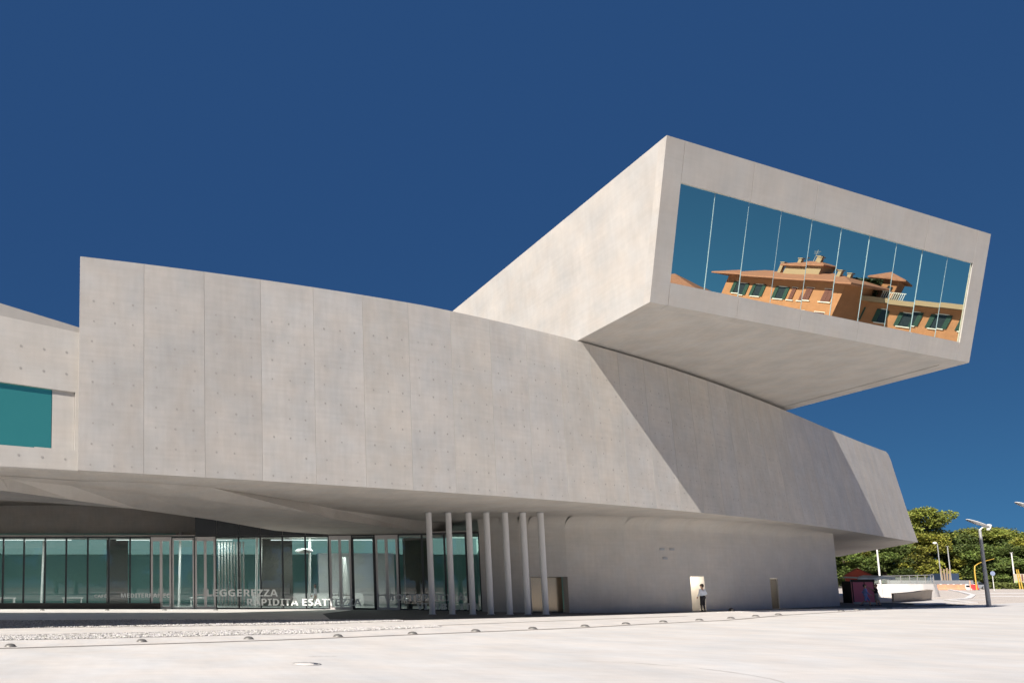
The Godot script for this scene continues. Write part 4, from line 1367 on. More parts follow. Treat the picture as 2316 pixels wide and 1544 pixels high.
func wheel(parent: Node3D, at: Vector3, r: float) -> void:
	var st := begin()
	tube(st, [at + Vector3(0, 0, -0.1), at + Vector3(0, 0, 0.1)], [r, r], 16)
	var w := obj("wheel", st, M.rubber, parent)
	st = begin()
	tube(st, [at + Vector3(0, 0, -0.115), at + Vector3(0, 0, 0.115)], [r * 0.6, r * 0.6], 12)
	obj("rim", st, M.steel, w)

func side_body(st: SurfaceTool, prof: Array, half: float, tuck: Array) -> void:   # a car side outline pulled to width, narrower above
	var n := prof.size()
	for s in [-1.0, 1.0]:
		var idx := Geometry2D.triangulate_polygon(PackedVector2Array(prof))
		for i in range(0, idx.size(), 3):
			var p := []
			for j in 3:
				var q: Vector2 = prof[idx[i + j]]
				p.append(Vector3(q.x, q.y, s * (half - tuck[idx[i + j]])))
			tri(st, p[0], p[1], p[2], Vector3(0, 0, s))
	for i in n:
		var a: Vector2 = prof[i]
		var b: Vector2 = prof[(i + 1) % n]
		var wa: float = half - tuck[i]
		var wb: float = half - tuck[(i + 1) % n]
		var mid := (a + b) / 2 - Vector2(0, 0.7)
		quad(st, Vector3(a.x, a.y, -wa), Vector3(b.x, b.y, -wb), Vector3(b.x, b.y, wb), Vector3(a.x, a.y, wa), Vector3(mid.x * 0.3, mid.y, 0))

func build_car(called: String, label: String, at: Vector3, turn: float, paint: Material) -> Node3D:
	var c := thing(called, label, "car", at, turn)
	var st := begin()
	side_body(st, [Vector2(-2.05, 0.3), Vector2(2.05, 0.3), Vector2(2.1, 0.62), Vector2(1.95, 0.8), Vector2(1.0, 0.93), Vector2(-1.7, 0.95), Vector2(-2.08, 0.85)], 0.86, [0.05, 0.05, 0.08, 0.1, 0.02, 0.02, 0.08])
	obj("body", st, paint, c)
	st = begin()
	side_body(st, [Vector2(1.05, 0.92), Vector2(0.35, 1.42), Vector2(-1.1, 1.45), Vector2(-1.75, 0.94)], 0.8, [0.03, 0.16, 0.16, 0.03])
	obj("windows", st, M.car_glass, c)
	st = begin()
	box(st, Vector3(-0.38, 1.46, 0), Vector3(1.4, 0.05, 1.28))
	for s in [-1, 1]:
		box(st, Vector3(-0.3, 1.18, 0.735 * s), Vector3(0.09, 0.56, 0.1))
	obj("roof", st, paint, c)
	for x in [-1.3, 1.32]:
		for z in [-0.78, 0.78]:
			wheel(c, Vector3(x, 0.31, z), 0.31)
	for z in [-0.6, 0.6]:
		st = begin()
		box(st, Vector3(2.06, 0.66, z), Vector3(0.08, 0.14, 0.34))
		obj("headlight", st, M.white_plastic, c)
		st = begin()
		box(st, Vector3(-2.07, 0.74, z), Vector3(0.05, 0.16, 0.3))
		obj("tail_light", st, M.red_plastic, c)
	return c

func build_vehicles() -> void:
	build_car("parked_car", "silver car parked side-on by the hedge end", v3(169.6, rise(147) - 0.03, 147.5), PI, M.car_silver)
	build_car("parked_car", "white car parked behind the grey fence panels", v3(155.0, rise(146) + 0.15, 147.0), 0.2, M.car_white)
	var t := thing("truck", "dark blue truck with pale windscreen parked under the trees", "truck", v3(170.8, rise(152), 154.0), 1.2)
	var st := begin()
	box(st, Vector3(-0.9, 2.0, 0), Vector3(4.4, 2.5, 2.2))
	obj("load_box", st, M.truck_blue, t)
	st = begin()
	side_body(st, [Vector2(1.4, 0.6), Vector2(3.2, 0.6), Vector2(3.2, 1.7), Vector2(2.8, 2.8), Vector2(1.4, 2.9)], 1.05, [0, 0, 0, 0.12, 0.12])
	obj("cab", st, M.truck_blue, t)
	st = begin()
	quad(st, Vector3(3.22, 1.75, -0.9), Vector3(3.22, 1.75, 0.9), Vector3(2.85, 2.7, 0.82), Vector3(2.85, 2.7, -0.82), Vector3(1, 0.3, 0))
	obj("windscreen", st, M.sign_blue, t)
	st = begin()
	box(st, Vector3(-0.2, 0.62, 0), Vector3(6.0, 0.25, 1.2))
	obj("chassis", st, M.rubber, t)
	for x in [-1.9, 2.3]:
		for z in [-0.95, 0.95]:
			wheel(t, Vector3(x, 0.45, z), 0.45)
	# a scooter parked by the lamp post line
	var s := thing("scooter", "white scooter parked on the street left of the silver car", "scooter", v3(164.6, rise(145), 145.0), 0.3)
	wheel(s, Vector3(-0.55, 0.25, 0), 0.25)
	wheel(s, Vector3(0.6, 0.25, 0), 0.25)
	st = begin()
	side_body(st, [Vector2(-0.85, 0.35), Vector2(0.25, 0.28), Vector2(0.3, 0.34), Vector2(0.0, 0.42), Vector2(-0.1, 0.78), Vector2(-0.85, 0.82)], 0.17, [0.02, 0, 0, 0, 0.03, 0.05])
	side_body(st, [Vector2(0.3, 0.3), Vector2(0.42, 0.3), Vector2(0.62, 1.05), Vector2(0.5, 1.05)], 0.2, [0, 0, 0.05, 0.05])
	obj("body", st, M.car_white, s)
	st = begin()
	box(st, Vector3(-0.45, 0.85, 0), Vector3(0.75, 0.1, 0.28))
	obj("saddle", st, M.rubber, s)
	st = begin()
	tube(st, [Vector3(0.48, 1.05, -0.32), Vector3(0.52, 1.1, 0), Vector3(0.48, 1.05, 0.32)], [0.02, 0.025, 0.02], 6)
	obj("handlebar", st, M.rubber, s)

# ---------------------------------------------------------------- trees
func make_tree(called: String, label: String, at: Vector3, turn: float, tall: float, wide: float, blobs: int, base: float, col: Color, flat_top: float, leaves: int) -> Node3D:
	var t := thing(called, label, "tree", at, turn, "trees across the street")
	var st := begin()
	var lean := Vector3(rng.randf_range(-0.4, 0.4), 0, rng.randf_range(-0.4, 0.4))
	tube(st, [Vector3.ZERO, Vector3(0, tall * 0.25, 0) + lean * 0.5, Vector3(0, tall * 0.55, 0) + lean, Vector3(0, tall * 0.85, 0)], [0.42, 0.34, 0.24, 0.06], 8)
	var cents := []
	for i in blobs:
		var a := rng.randf() * TAU
		var f := sqrt(rng.randf())
		var h := lerpf(base, 0.93, rng.randf())
		var spread: float = wide * 0.5 * (1.0 - 0.55 * absf(h - flat_top) / maxf(flat_top, 1.0 - flat_top + 0.001) * 1.2)
		var c := Vector3(cos(a) * f * spread, h * tall, sin(a) * f * spread)
		cents.append([c, rng.randf_range(0.13, 0.2) * wide, rng.randf_range(0.55, 1.3)])
		if i % 3 == 0:
			tube(st, [Vector3(0, maxf(tall * 0.2, h * tall - 2.6), 0), Vector3(c.x * 0.5, h * tall - 1.0, c.z * 0.5), c], [0.16, 0.1, 0.04], 5)
	obj("trunk", st, M.bark, t)
	st = begin()
	for i in leaves:
		var q: Array = cents[rng.randi() % cents.size()]
		var dir := Vector3(rng.randfn(), rng.randfn() * 0.75, rng.randfn()).normalized()
		var r: float = q[1] * pow(rng.randf(), 0.35) * rng.randf_range(0.85, 1.12)
		var k: float = rng.randf_range(0.65, 1.35) * q[2]
		leaf(st, q[0] + dir * r * Vector3(1.15, 0.8, 1.15), rng.randf_range(0.14, 0.3), Color(col.r * k * rng.randf_range(0.9, 1.15), col.g * k, col.b * k))
	obj("crown", st, M.foliage, t)
	return t

func build_trees() -> void:
	var pine := make_tree("pine_tree", "tall round-topped pine rising beside the concrete tip of the museum", v3(190.5, rise(176) - 0.1, 176), 0.0, 20.6, 11.5, 40, 0.48, Color(0.19, 0.225, 0.038), 0.75, 17000)
	var broad := make_tree("broad_tree", "dark green broad tree just right of the round-topped pine", v3(199.0, rise(178) - 0.1, 178), 0.0, 13.6, 11.0, 30, 0.16, Color(0.10, 0.145, 0.03), 0.5, 15000)
	var light := make_tree("broad_tree", "yellow-green tree low under the museum tip", v3(183.0, rise(168) - 0.1, 168), 0.0, 13.0, 10.0, 28, 0.14, Color(0.225, 0.235, 0.032), 0.5, 14000)
	var at := [
		[pine, 181.0, 186, 0.92, 1.0, "second round-topped pine half hidden by the museum tip"],
		[pine, 214.0, 184, 0.78, 1.1, "wide pine crown at the right above the poster board"],
		[pine, 225.0, 190, 0.8, 1.2, "pine beyond the right edge of the street"],
		[broad, 206.0, 182, 1.03, 1.1, "broad dark tree behind the flat-headed lamp post"],
		[broad, 193.5, 166, 0.8, 1.1, "low dark tree behind the dark blue truck"],
		[broad, 177.0, 172, 0.95, 1.0, "dark tree above the glazed railing"],
		[broad, 171.0, 166, 0.8, 1.0, "dark tree above the red hut roof"],
		[broad, 203.0, 168, 0.75, 1.1, "shaded tree behind the yellow uprights"],
		[broad, 217.0, 176, 0.95, 1.1, "dark tree under the wide pine crown"],
		[light, 169.0, 174, 0.9, 1.0, "yellow-green tree in the gap beside the lower museum wall"],
		[light, 176.0, 164, 0.75, 0.9, "bushy yellow-green tree behind the white slanting-lit pole"],
		[light, 189.0, 172, 0.85, 1.0, "yellow-green tree below the round-topped pine"],
		[light, 211.5, 170, 0.95, 1.0, "yellow-green tree beside the pale cream pole"],
		[light, 221.0, 172, 1.0, 1.1, "yellow-green tree at the right end of the hedge"],
		[broad, 163.0, 170, 0.75, 1.0, "dark tree glimpsed behind the dark shelter"],
		[broad, 186.0, 190, 1.1, 1.3, "deep green tree in the back row behind the upright boards"]]
	for i in at.size():
		var q: Array = at[i]
		copy(q[0], q[5], v3(q[1], rise(q[2]) - 0.1, q[2]), 0.7 + i * 1.37, Vector3(q[4], q[3], q[4]))
	var st := begin()
	leaf_box(st, v3(196, rise(190) + 2.6, 194.0), Vector3(110, 6.5, 5.0), 16000, 0.42, Color(0.10, 0.145, 0.03))
	stuff(tag(obj("undergrowth", st, M.foliage), "mass of green undergrowth between the tree trunks", "undergrowth"))
	# trees behind the photographer, seen mirrored in the entrance glass
	var behind := [[-48.0, -34.0, 1.0], [-39.0, -38.0, 1.15], [-30.0, -35.0, 1.05], [-20.0, -39.0, 1.2], [-10.0, -36.0, 1.0], [0.0, -40.0, 1.15], [9.0, -37.0, 1.05], [19.0, -41.0, 1.2], [30.0, -38.0, 1.05], [42.0, -40.0, 1.15], [54.0, -37.0, 1.1]]
	var words := ["tree mirrored in the farthest left entrance pane", "tree mirrored in the second visible entrance pane", "tree mirrored in the panes left of the small word", "tree mirrored in the panes above the small lettering", "tree mirrored in the first pair of entrance doors", "tree mirrored in the leaf between the left doors", "tree mirrored above the longest first word", "tree mirrored in the panes before the second door pair", "tree mirrored between the two right-hand doors", "tree mirrored in the panes behind the leftmost thin columns", "tree mirrored in the last pane behind the thin columns"]
	for i in behind.size():
		var c := copy([broad, light][i % 2], words[i], v3(behind[i][0], 0, behind[i][1]), i * 1.9, Vector3(1.1, behind[i][2], 1.0))
		c.set_meta("group", "trees mirrored in the entrance glass")

# ---------------------------------------------------------------- ochre houses across the square, mirrored in the cantilever window
func hip_roof(st: SurfaceTool, x0: float, x1: float, d0: float, d1: float, y: float, over: float, up: float) -> void:
	var a := v3(x0 - over, y, d0 - over)
	var b := v3(x1 + over, y, d0 - over)
	var c := v3(x1 + over, y, d1 + over)
	var d := v3(x0 - over, y, d1 + over)
	var half := minf(x1 - x0, d1 - d0) * 0.5
	var r0: Vector3
	var r1: Vector3
	if d1 - d0 > x1 - x0:
		r0 = v3((x0 + x1) / 2, y + up, d0 + half)
		r1 = v3((x0 + x1) / 2, y + up, d1 - half)
		quad(st, a, r0, r1, d, Vector3(-1, 1, 0))
		quad(st, b, r0, r1, c, Vector3(1, 1, 0))
		tri(st, a, b, r0, v3(0, 1, -1))
		tri(st, d, c, r1, v3(0, 1, 1))
	else:
		r0 = v3(x0 + half, y + up, (d0 + d1) / 2)
		r1 = v3(x1 - half, y + up, (d0 + d1) / 2)
		quad(st, a, r0, r1, b, v3(0, 1, -1))
		quad(st, d, r0, r1, c, v3(0, 1, 1))
		tri(st, a, d, r0, Vector3(-1, 1, 0))
		tri(st, b, c, r1, Vector3(1, 1, 0))
	# eaves board and its underside
	for q in [[a, b], [b, c], [c, d], [d, a]]:
		quad(st, q[0], q[1], q[1] - Vector3(0, 0.22, 0), q[0] - Vector3(0, 0.22, 0), (q[0] + q[1]) / 2 - (a + c) / 2)
	quad(st, a - Vector3(0, 0.22, 0), b - Vector3(0, 0.22, 0), c - Vector3(0, 0.22, 0), d - Vector3(0, 0.22, 0), Vector3.DOWN)

func facade_window(house: Node3D, x: float, d: float, y: float, w: float, h: float, shut: Material, open: bool) -> void:
	var st := begin()
	box(st, v3(x - 0.05, y - h / 2 - 0.1, d), Vector3(0.3, 0.14, w + 0.5))
	box(st, v3(x - 0.03, y + h / 2 + 0.06, d), Vector3(0.12, 0.12, w + 0.3))
	var win := obj("window", st, M.white_plaster, house)
	st = begin()
	box(st, v3(x - 0.01, y, d), Vector3(0.06, h, w))
	obj("pane", st, M.window_glass, win)
	for s in [-1, 1]:
		st = begin()
		var off: float = (w * 0.5 + w * 0.24) if open else w * 0.25
		box(st, v3(x - 0.1, y, d + s * off), Vector3(0.06, h + 0.05, w * 0.48))
		for k in 9:
			box(st, v3(x - 0.14, y - h / 2 + (k + 0.5) * h / 9.0, d + s * off), Vector3(0.03, 0.05, w * 0.42))
		obj("shutter", st, shut, win)

func build_palazzi() -> void:
	var h := thing("ochre_house", "tall ochre house with tiled hip roof mirrored in the cantilever window", "house")
	const X := 150.0
	var pivot := v3(X, 0, 8.5)
	h.transform = Transform3D(Basis(), pivot + Vector3(0, -0.4, 0)) * Transform3D(Basis(Vector3.UP, 0.5).scaled_local(Vector3(1, 1, 1.12)), -(Basis(Vector3.UP, 0.5).scaled_local(Vector3(1, 1, 1.12)) * pivot))
	var st := begin()
	box(st, v3(X + 3, 13.2, 8.5), Vector3(6, 26.4, 18.4))
	obj("wall", st, M.ochre_render, h)
	st = begin()
	hip_roof(st, X, X + 6, -0.7, 17.7, 26.6, 1.9, 1.5)
	var roof := obj("roof", st, M.roof_tiles, h)
	st = begin()
	box(st, v3(X + 3, 27.9, 9.2), Vector3(2.8, 2.2, 5.0))
	obj("roof_room", st, M.cornice_stone, roof)
	st = begin()
	hip_roof(st, X + 1.6, X + 4.4, 6.7, 11.7, 29.2, 0.6, 0.7)
	obj("upper_roof", st, M.roof_tiles, roof)
	for c in [[X + 2.6, 7.9, 30.2], [X + 3.4, 9.4, 30.6], [X + 2.5, 10.4, 30.3], [X + 2.2, 14.6, 28.6], [X + 3.2, 15.4, 28.3], [X + 2.4, 5.5, 29.4]]:
		st = begin()
		box(st, v3(c[0], c[2] - 0.8, c[1]), Vector3(0.5, 1.7, 0.5))
		box(st, v3(c[0], c[2] + 0.2, c[1]), Vector3(0.7, 0.14, 0.7))
		obj("chimney", st, M.cornice_stone, roof)
	st = begin()
	tube(st, [v3(X + 3, 29.6, 9.0), v3(X + 3, 31.8, 9.0)], [0.05, 0.03], 5)
	tube(st, [v3(X + 3, 31.5, 8.5), v3(X + 3, 31.5, 9.5)], [0.03, 0.03], 5)
	tube(st, [v3(X + 3, 31.2, 8.6), v3(X + 3, 31.2, 9.4)], [0.03, 0.03], 5)
	obj("aerial", st, M.steel, roof)
	for f in 4:
		var y := 24.3 - f * 3.7
		for w in [[2.0, 1.25, true, 0], [5.0, 1.15, true, 0], [9.0, 1.15, true, 0], [10.9, 0.6, false, 1], [12.7, 0.95, false, 1], [15.6, 1.3, false, 1]]:
			facade_window(h, X, w[0], y, w[1], 1.95, M.shutter_brown if w[3] else M.shutter_green, w[2])
	# lower wing with a roof terrace
	var g := thing("ochre_house", "lower ochre wing with terrace pergola mirrored at the right of the cantilever window", "house", Vector3(0, 0.9, 0))
	st = begin()
	box(st, v3(X + 8, 10.6, 30.4), Vector3(16, 25.2, 25))
	obj("wall", st, M.ochre_render, g)
	st = begin()
	box(st, v3(X + 7.5, 23.6, 30.4), Vector3(18.2, 0.7, 25.6))
	obj("cornice", st, M.cornice_stone, g)
	st = begin()
	box(st, v3(X + 6, 25.5, 21.2), Vector3(7, 3.2, 3.8))
	var tower := obj("terrace_room", st, M.ochre_render, g)
	st = begin()
	hip_roof(st, X + 2.5, X + 9.5, 19.3, 23.1, 27.3, 0.8, 1.3)
	obj("roof", st, M.roof_tiles, tower)
	st = begin()
	box(st, v3(X + 2.45, 25.2, 22.0), Vector3(0.1, 1.9, 1.3))
	obj("window", st, M.window_glass, tower)
	st = begin()
	for k in 14:
		box(st, v3(X - 0.6, 24.5, 21.6 + k * 0.25), Vector3(0.06, 1.1, 0.06))
	box(st, v3(X - 0.6, 25.05, 23.2), Vector3(0.1, 0.08, 3.6))
	obj("terrace_railing", st, M.white_plaster, g)
	st = begin()
	lathe(st, [Vector2(0.4, 0), Vector2(0.3, 0.5), Vector2(0.55, 0.6), Vector2(0.55, 1.0), Vector2(0, 1.3)], v3(X + 0.5, 23.95, 33.6), 10)
	obj("roof_vent", st, M.white_plaster, g)
	for f in 3:
		var y := 21.3 - f * 3.8
		for d in [19.6, 22.9, 26.3, 29.4, 32.6, 36.0]:
			facade_window(g, X, d, y, 1.15 if d > 20 else 0.8, 2.0, M.shutter_brown if d > 34 else M.shutter_green, true)
	# greenery along the terrace edge
	st = begin()
	leaf_box(st, v3(X + 0.7, 26.3, 18.7), Vector3(1.6, 2.6, 4.0), 2600, 0.22, Color(0.02, 0.035, 0.015))
	tag(obj("terrace_hedge", st, M.foliage), "dark creeper hedge on the terrace mirrored beside the tall ochre house", "hedge")
	st = begin()
	leaf_box(st, v3(X + 2.5, 26.4, 34.6), Vector3(2.0, 2.4, 3.6), 1500, 0.22, Color(0.03, 0.045, 0.015))
	tag(obj("roof_shrub", st, M.foliage), "roof shrub mirrored near the right end of the cantilever window", "shrub")
	# low tiled house mirrored at the left end
	var s := thing("low_house", "house with low tiled roof mirrored at the lower left of the cantilever window", "house", Vector3(0, 0.9, -4.3))
	st = begin()
	box(st, v3(X + 6, 10.8, -14.0), Vector3(12, 21.6, 11))
	obj("wall", st, M.ochre_render, s)
	st = begin()
	hip_roof(st, X, X + 12, -19.5, -8.5, 21.8, 1.0, 2.6)
	obj("roof", st, M.roof_tiles, s)
	for k in 3:
		facade_window(s, X, -17.0 + k * 3.2, 19.4, 1.1, 1.8, M.shutter_green, true)

# ---------------------------------------------------------------- people
func capsule_field(p: Vector3, bones: Array, k: float) -> float:
	var d := 9.0
	for b in bones:
		var ab: Vector3 = b[1] - b[0]
		var pa: Vector3 = p - b[0]
		var t := clampf(pa.dot(ab) / maxf(ab.length_squared(), 1e-9), 0.0, 1.0)
		var e := (pa - ab * t).length() - lerpf(b[2], b[3], t)
		var h := maxf(k - absf(d - e), 0.0) / k
		d = minf(d, e) - h * h * k * 0.25
	return d

func nearest_bone(p: Vector3, bones: Array) -> int:
	var best := 0
	var d := 99.0
	for i in bones.size():
		var b: Array = bones[i]
		var ab: Vector3 = b[1] - b[0]
		var pa: Vector3 = p - b[0]
		var t := clampf(pa.dot(ab) / maxf(ab.length_squared(), 1e-9), 0.0, 1.0)
		var e := (pa - ab * t).length() - lerpf(b[2], b[3], t)
		if e < d:
			d = e
			best = i
	return best

# surface nets: returns [positions, triangles, bone of each vertex]
func nets(bones: Array, cell: float, k: float) -> Array:
	var lo := Vector3.ONE * 99.0
	var hi := -lo
	for b in bones:
		for e in 2:
			var r: float = b[2 + e] + cell * 2.0
			lo = lo.min(b[e] - Vector3.ONE * r)
			hi = hi.max(b[e] + Vector3.ONE * r)
	var n := Vector3i(((hi - lo) / cell).ceil()) + Vector3i.ONE
	var val := PackedFloat32Array()
	val.resize(n.x * n.y * n.z)
	var i := 0
	for z in n.z:
		for y in n.y:
			for x in n.x:
				val[i] = capsule_field(lo + Vector3(x, y, z) * cell, bones, k)
				i += 1
	var sx := 1
	var sy := n.x
	var sz := n.x * n.y
	var index := {}
	var pos := PackedVector3Array()
	var which := PackedInt32Array()
	var corners := [0, sx, sy, sx + sy, sz, sx + sz, sy + sz, sx + sy + sz]
	var cpos := [Vector3(0, 0, 0), Vector3(1, 0, 0), Vector3(0, 1, 0), Vector3(1, 1, 0), Vector3(0, 0, 1), Vector3(1, 0, 1), Vector3(0, 1, 1), Vector3(1, 1, 1)]
	var edges := [[0, 1], [2, 3], [4, 5], [6, 7], [0, 2], [1, 3], [4, 6], [5, 7], [0, 4], [1, 5], [2, 6], [3, 7]]
	for z in n.z - 1:
		for y in n.y - 1:
			for x in n.x - 1:
				var at := x + y * sy + z * sz
				var inside := 0
				for c in corners:
					if val[at + c] < 0.0:
						inside += 1
				if inside == 0 or inside == 8:
					continue
				var sum := Vector3.ZERO
				var cnt := 0
				for e in edges:
					var a := val[at + corners[e[0]]]
					var b := val[at + corners[e[1]]]
					if (a < 0.0) != (b < 0.0):
						sum += (cpos[e[0]] as Vector3).lerp(cpos[e[1]], a / (a - b))
						cnt += 1
				index[at] = pos.size()
				var p := lo + (Vector3(x, y, z) + sum / cnt) * cell
				pos.append(p)
				which.append(nearest_bone(p, bones))
	var tris := PackedInt32Array()
	for at in index:
		var a: float = val[at]
		for axis in 3:
			var s: int = [sx, sy, sz][axis]
			var u: int = [sy, sz, sx][axis]
			var w: int = [sz, sx, sy][axis]
			var b := val[at + s]
			if (a < 0.0) == (b < 0.0):
				continue
			if not (index.has(at - u) and index.has(at - w) and index.has(at - u - w)):
				continue
			var q := [index[at], index[at - u], index[at - u - w], index[at - w]]
			if a < 0.0:
				q = [q[0], q[3], q[2], q[1]]
			tris.append_array(PackedInt32Array([q[0], q[1], q[2], q[0], q[2], q[3]]))
	return [pos, tris, which]

var hand_net: Array
var head_net: Array

func make_templates() -> void:
	# right hand hanging down, palm towards the thigh (-x), fingers slightly curled forward
	var hb := [[Vector3(0, 0.0, 0), Vector3(0, -0.04, 0), 0.024, 0.026]]
	for f in 4:
		var z := 0.028 - f * 0.019
		var l: float = [0.036, 0.041, 0.038, 0.030][f]
		var root := Vector3(0, -0.085, z)
		hb.append([Vector3(0, -0.03, z * 0.6), root, 0.014, 0.0125])
		var k1 := root + Vector3(-0.004, -l, 0.004)
		var k2 := k1 + Vector3(-0.012, -l * 0.7, 0.004)
		var k3 := k2 + Vector3(-0.016, -l * 0.45, 0.002)
		hb.append([root, k1, 0.0095, 0.0085])
		hb.append([k1, k2, 0.0085, 0.008])
		hb.append([k2, k3, 0.008, 0.007])
	hb.append([Vector3(-0.005, -0.02, 0.02), Vector3(-0.014, -0.055, 0.052), 0.016, 0.012])
	hb.append([Vector3(-0.014, -0.055, 0.052), Vector3(-0.02, -0.09, 0.06), 0.011, 0.009])
	hand_net = nets(hb, 0.007, 0.006)
	# head around its centre, looking along +z
	var h := [[Vector3(0, 0.035, -0.02), Vector3(0, 0.02, 0.0), 0.092, 0.085], [Vector3(0, -0.02, 0.025), Vector3(0, -0.07, 0.045), 0.068, 0.042],
		[Vector3(0, 0.015, 0.085), Vector3(0, -0.02, 0.105), 0.011, 0.016], [Vector3(-0.035, 0.022, 0.078), Vector3(0.035, 0.022, 0.078), 0.014, 0.014],
		[Vector3(-0.022, -0.052, 0.082), Vector3(0.022, -0.052, 0.082), 0.009, 0.009], [Vector3(0.086, 0.01, -0.005), Vector3(0.09, -0.025, 0.0), 0.014, 0.011], [Vector3(-0.086, 0.01, -0.005), Vector3(-0.09, -0.025, 0.0), 0.014, 0.011],
		[Vector3(0, -0.06, -0.01), Vector3(0, -0.14, -0.02), 0.055, 0.056]]
	head_net = nets(h, 0.011, 0.02)

func pour(sts: Dictionary, net: Array, t: Transform3D, kinds: Array, flip := false) -> void:
	var pos: PackedVector3Array = net[0]
	var tris: PackedInt32Array = net[1]
	var which: PackedInt32Array = net[2]
	for i in range(0, tris.size(), 3):
		var key: String = kinds[mini(which[tris[i]], kinds.size() - 1)]
		if not sts.has(key):
			sts[key] = begin()
			sts[key].set_smooth_group(1)
		var st: SurfaceTool = sts[key]
		for j in ([0, 2, 1] if flip else [0, 1, 2]):
			st.add_vertex(t * pos[tris[i + j]])

# joints: 0 hipL 1 kneeL 2 ankleL 3 hipR 4 kneeR 5 ankleR 6 shoulderL 7 elbowL 8 wristL 9 shoulderR 10 elbowR 11 wristR ; x to the person's right is negative
func make_person(label: String, at: Vector3, turn: float, j: Array, looks: Dictionary, head_turn: float) -> void:
	var person := thing("person", label, "person", at, turn)
	var bones := []
	var kinds := []
	var hip: Vector3 = (j[0] + j[3]) / 2
	var chest: Vector3 = (j[6] + j[9]) / 2
	var neck := chest + Vector3(0, 0.06, -0.01)
	var add := func(a: Vector3, b: Vector3, ra: float, rb: float, kind: String) -> void:
		bones.append([a, b, ra, rb])
		kinds.append(kind)
	for s in [-1.0, 1.0]:
		add.call(hip + Vector3(0.065 * s, 0.16, 0), chest + Vector3(0.075 * s, -0.12, 0), 0.095, 0.108, "top")
		add.call(chest + Vector3(0.07 * s, -0.1, 0), chest + Vector3(0.15 * s, -0.01, 0), 0.095, 0.062, "top")
		add.call(hip + Vector3(0.06 * s, 0.02, -0.02), hip + Vector3(0.06 * s, 0.12, 0), 0.112, 0.1, "legs")
	for k in 2:
		var a: Vector3 = j[k * 3]
		var b: Vector3 = j[k * 3 + 1]
		var c: Vector3 = j[k * 3 + 2]
		add.call(a, b, 0.088, 0.062, "legs")
		add.call(b, c, 0.06, 0.042, "shin")
		add.call(c + Vector3(0, -0.03, -0.04), c + Vector3(0, -0.055, 0.14), 0.042, 0.032, "shoes")
		var sh: Vector3 = j[6 + k * 3]
		var el: Vector3 = j[7 + k * 3]
		var wr: Vector3 = j[8 + k * 3]
		add.call(sh, el, 0.056, 0.046, "top")
		add.call(el, wr, 0.042, 0.03, "fore")
	add.call(neck + Vector3(0, -0.02, 0), neck + Vector3(0, 0.1, 0.01), 0.058, 0.055, "skin")
	var sts := {}
	var body_kinds := []
	for kd in kinds:
		body_kinds.append({"fore": "top" if looks.long_sleeves else "skin", "shin": "legs" if looks.long_legs else "skin"}.get(kd, kd))
	pour(sts, nets(bones, 0.026, 0.05), Transform3D(), body_kinds)
	var ht := Transform3D(Basis(Vector3.UP, head_turn), neck + Vector3(0, 0.185, 0.015))
	pour(sts, head_net, ht, ["skin"])
	for k in 2:
		var el: Vector3 = j[7 + k * 3]
		var wr: Vector3 = j[8 + k * 3]
		var y := (el - wr).normalized()
		var z := Vector3(0, 0.2, 1).slide(y).normalized()
		var x := y.cross(z)
		var b := Basis(x if k == 0 else -x, y, z)
		pour(sts, hand_net, Transform3D(b, wr - y * 0.01), ["skin"], k == 1)
	# the hair is a cap over the upper back of the head
	var cap := []
	cap.append([Vector3(0, 0.055, -0.03), Vector3(0, 0.05, 0.02), 0.095, 0.085])
	cap.append([Vector3(0, 0.0, -0.05), Vector3(0, looks.hair_down, -0.05), 0.07, 0.05])
	pour(sts, nets(cap, 0.02, 0.03), ht, ["hair"])
	var mats := {"skin": M.skin, "top": looks.top, "legs": looks.legs, "shoes": M.shoe_dark, "hair": M.hair_dark}
	var called := {"skin": "body", "top": "shirt", "legs": looks.legs_name, "shoes": "shoes", "hair": "hair"}
	for key in ["skin", "top", "legs", "shoes", "hair"]:
		if sts.has(key):
			var o := obj(called[key], sts[key], mats[key], person)
			o.name = called[key]

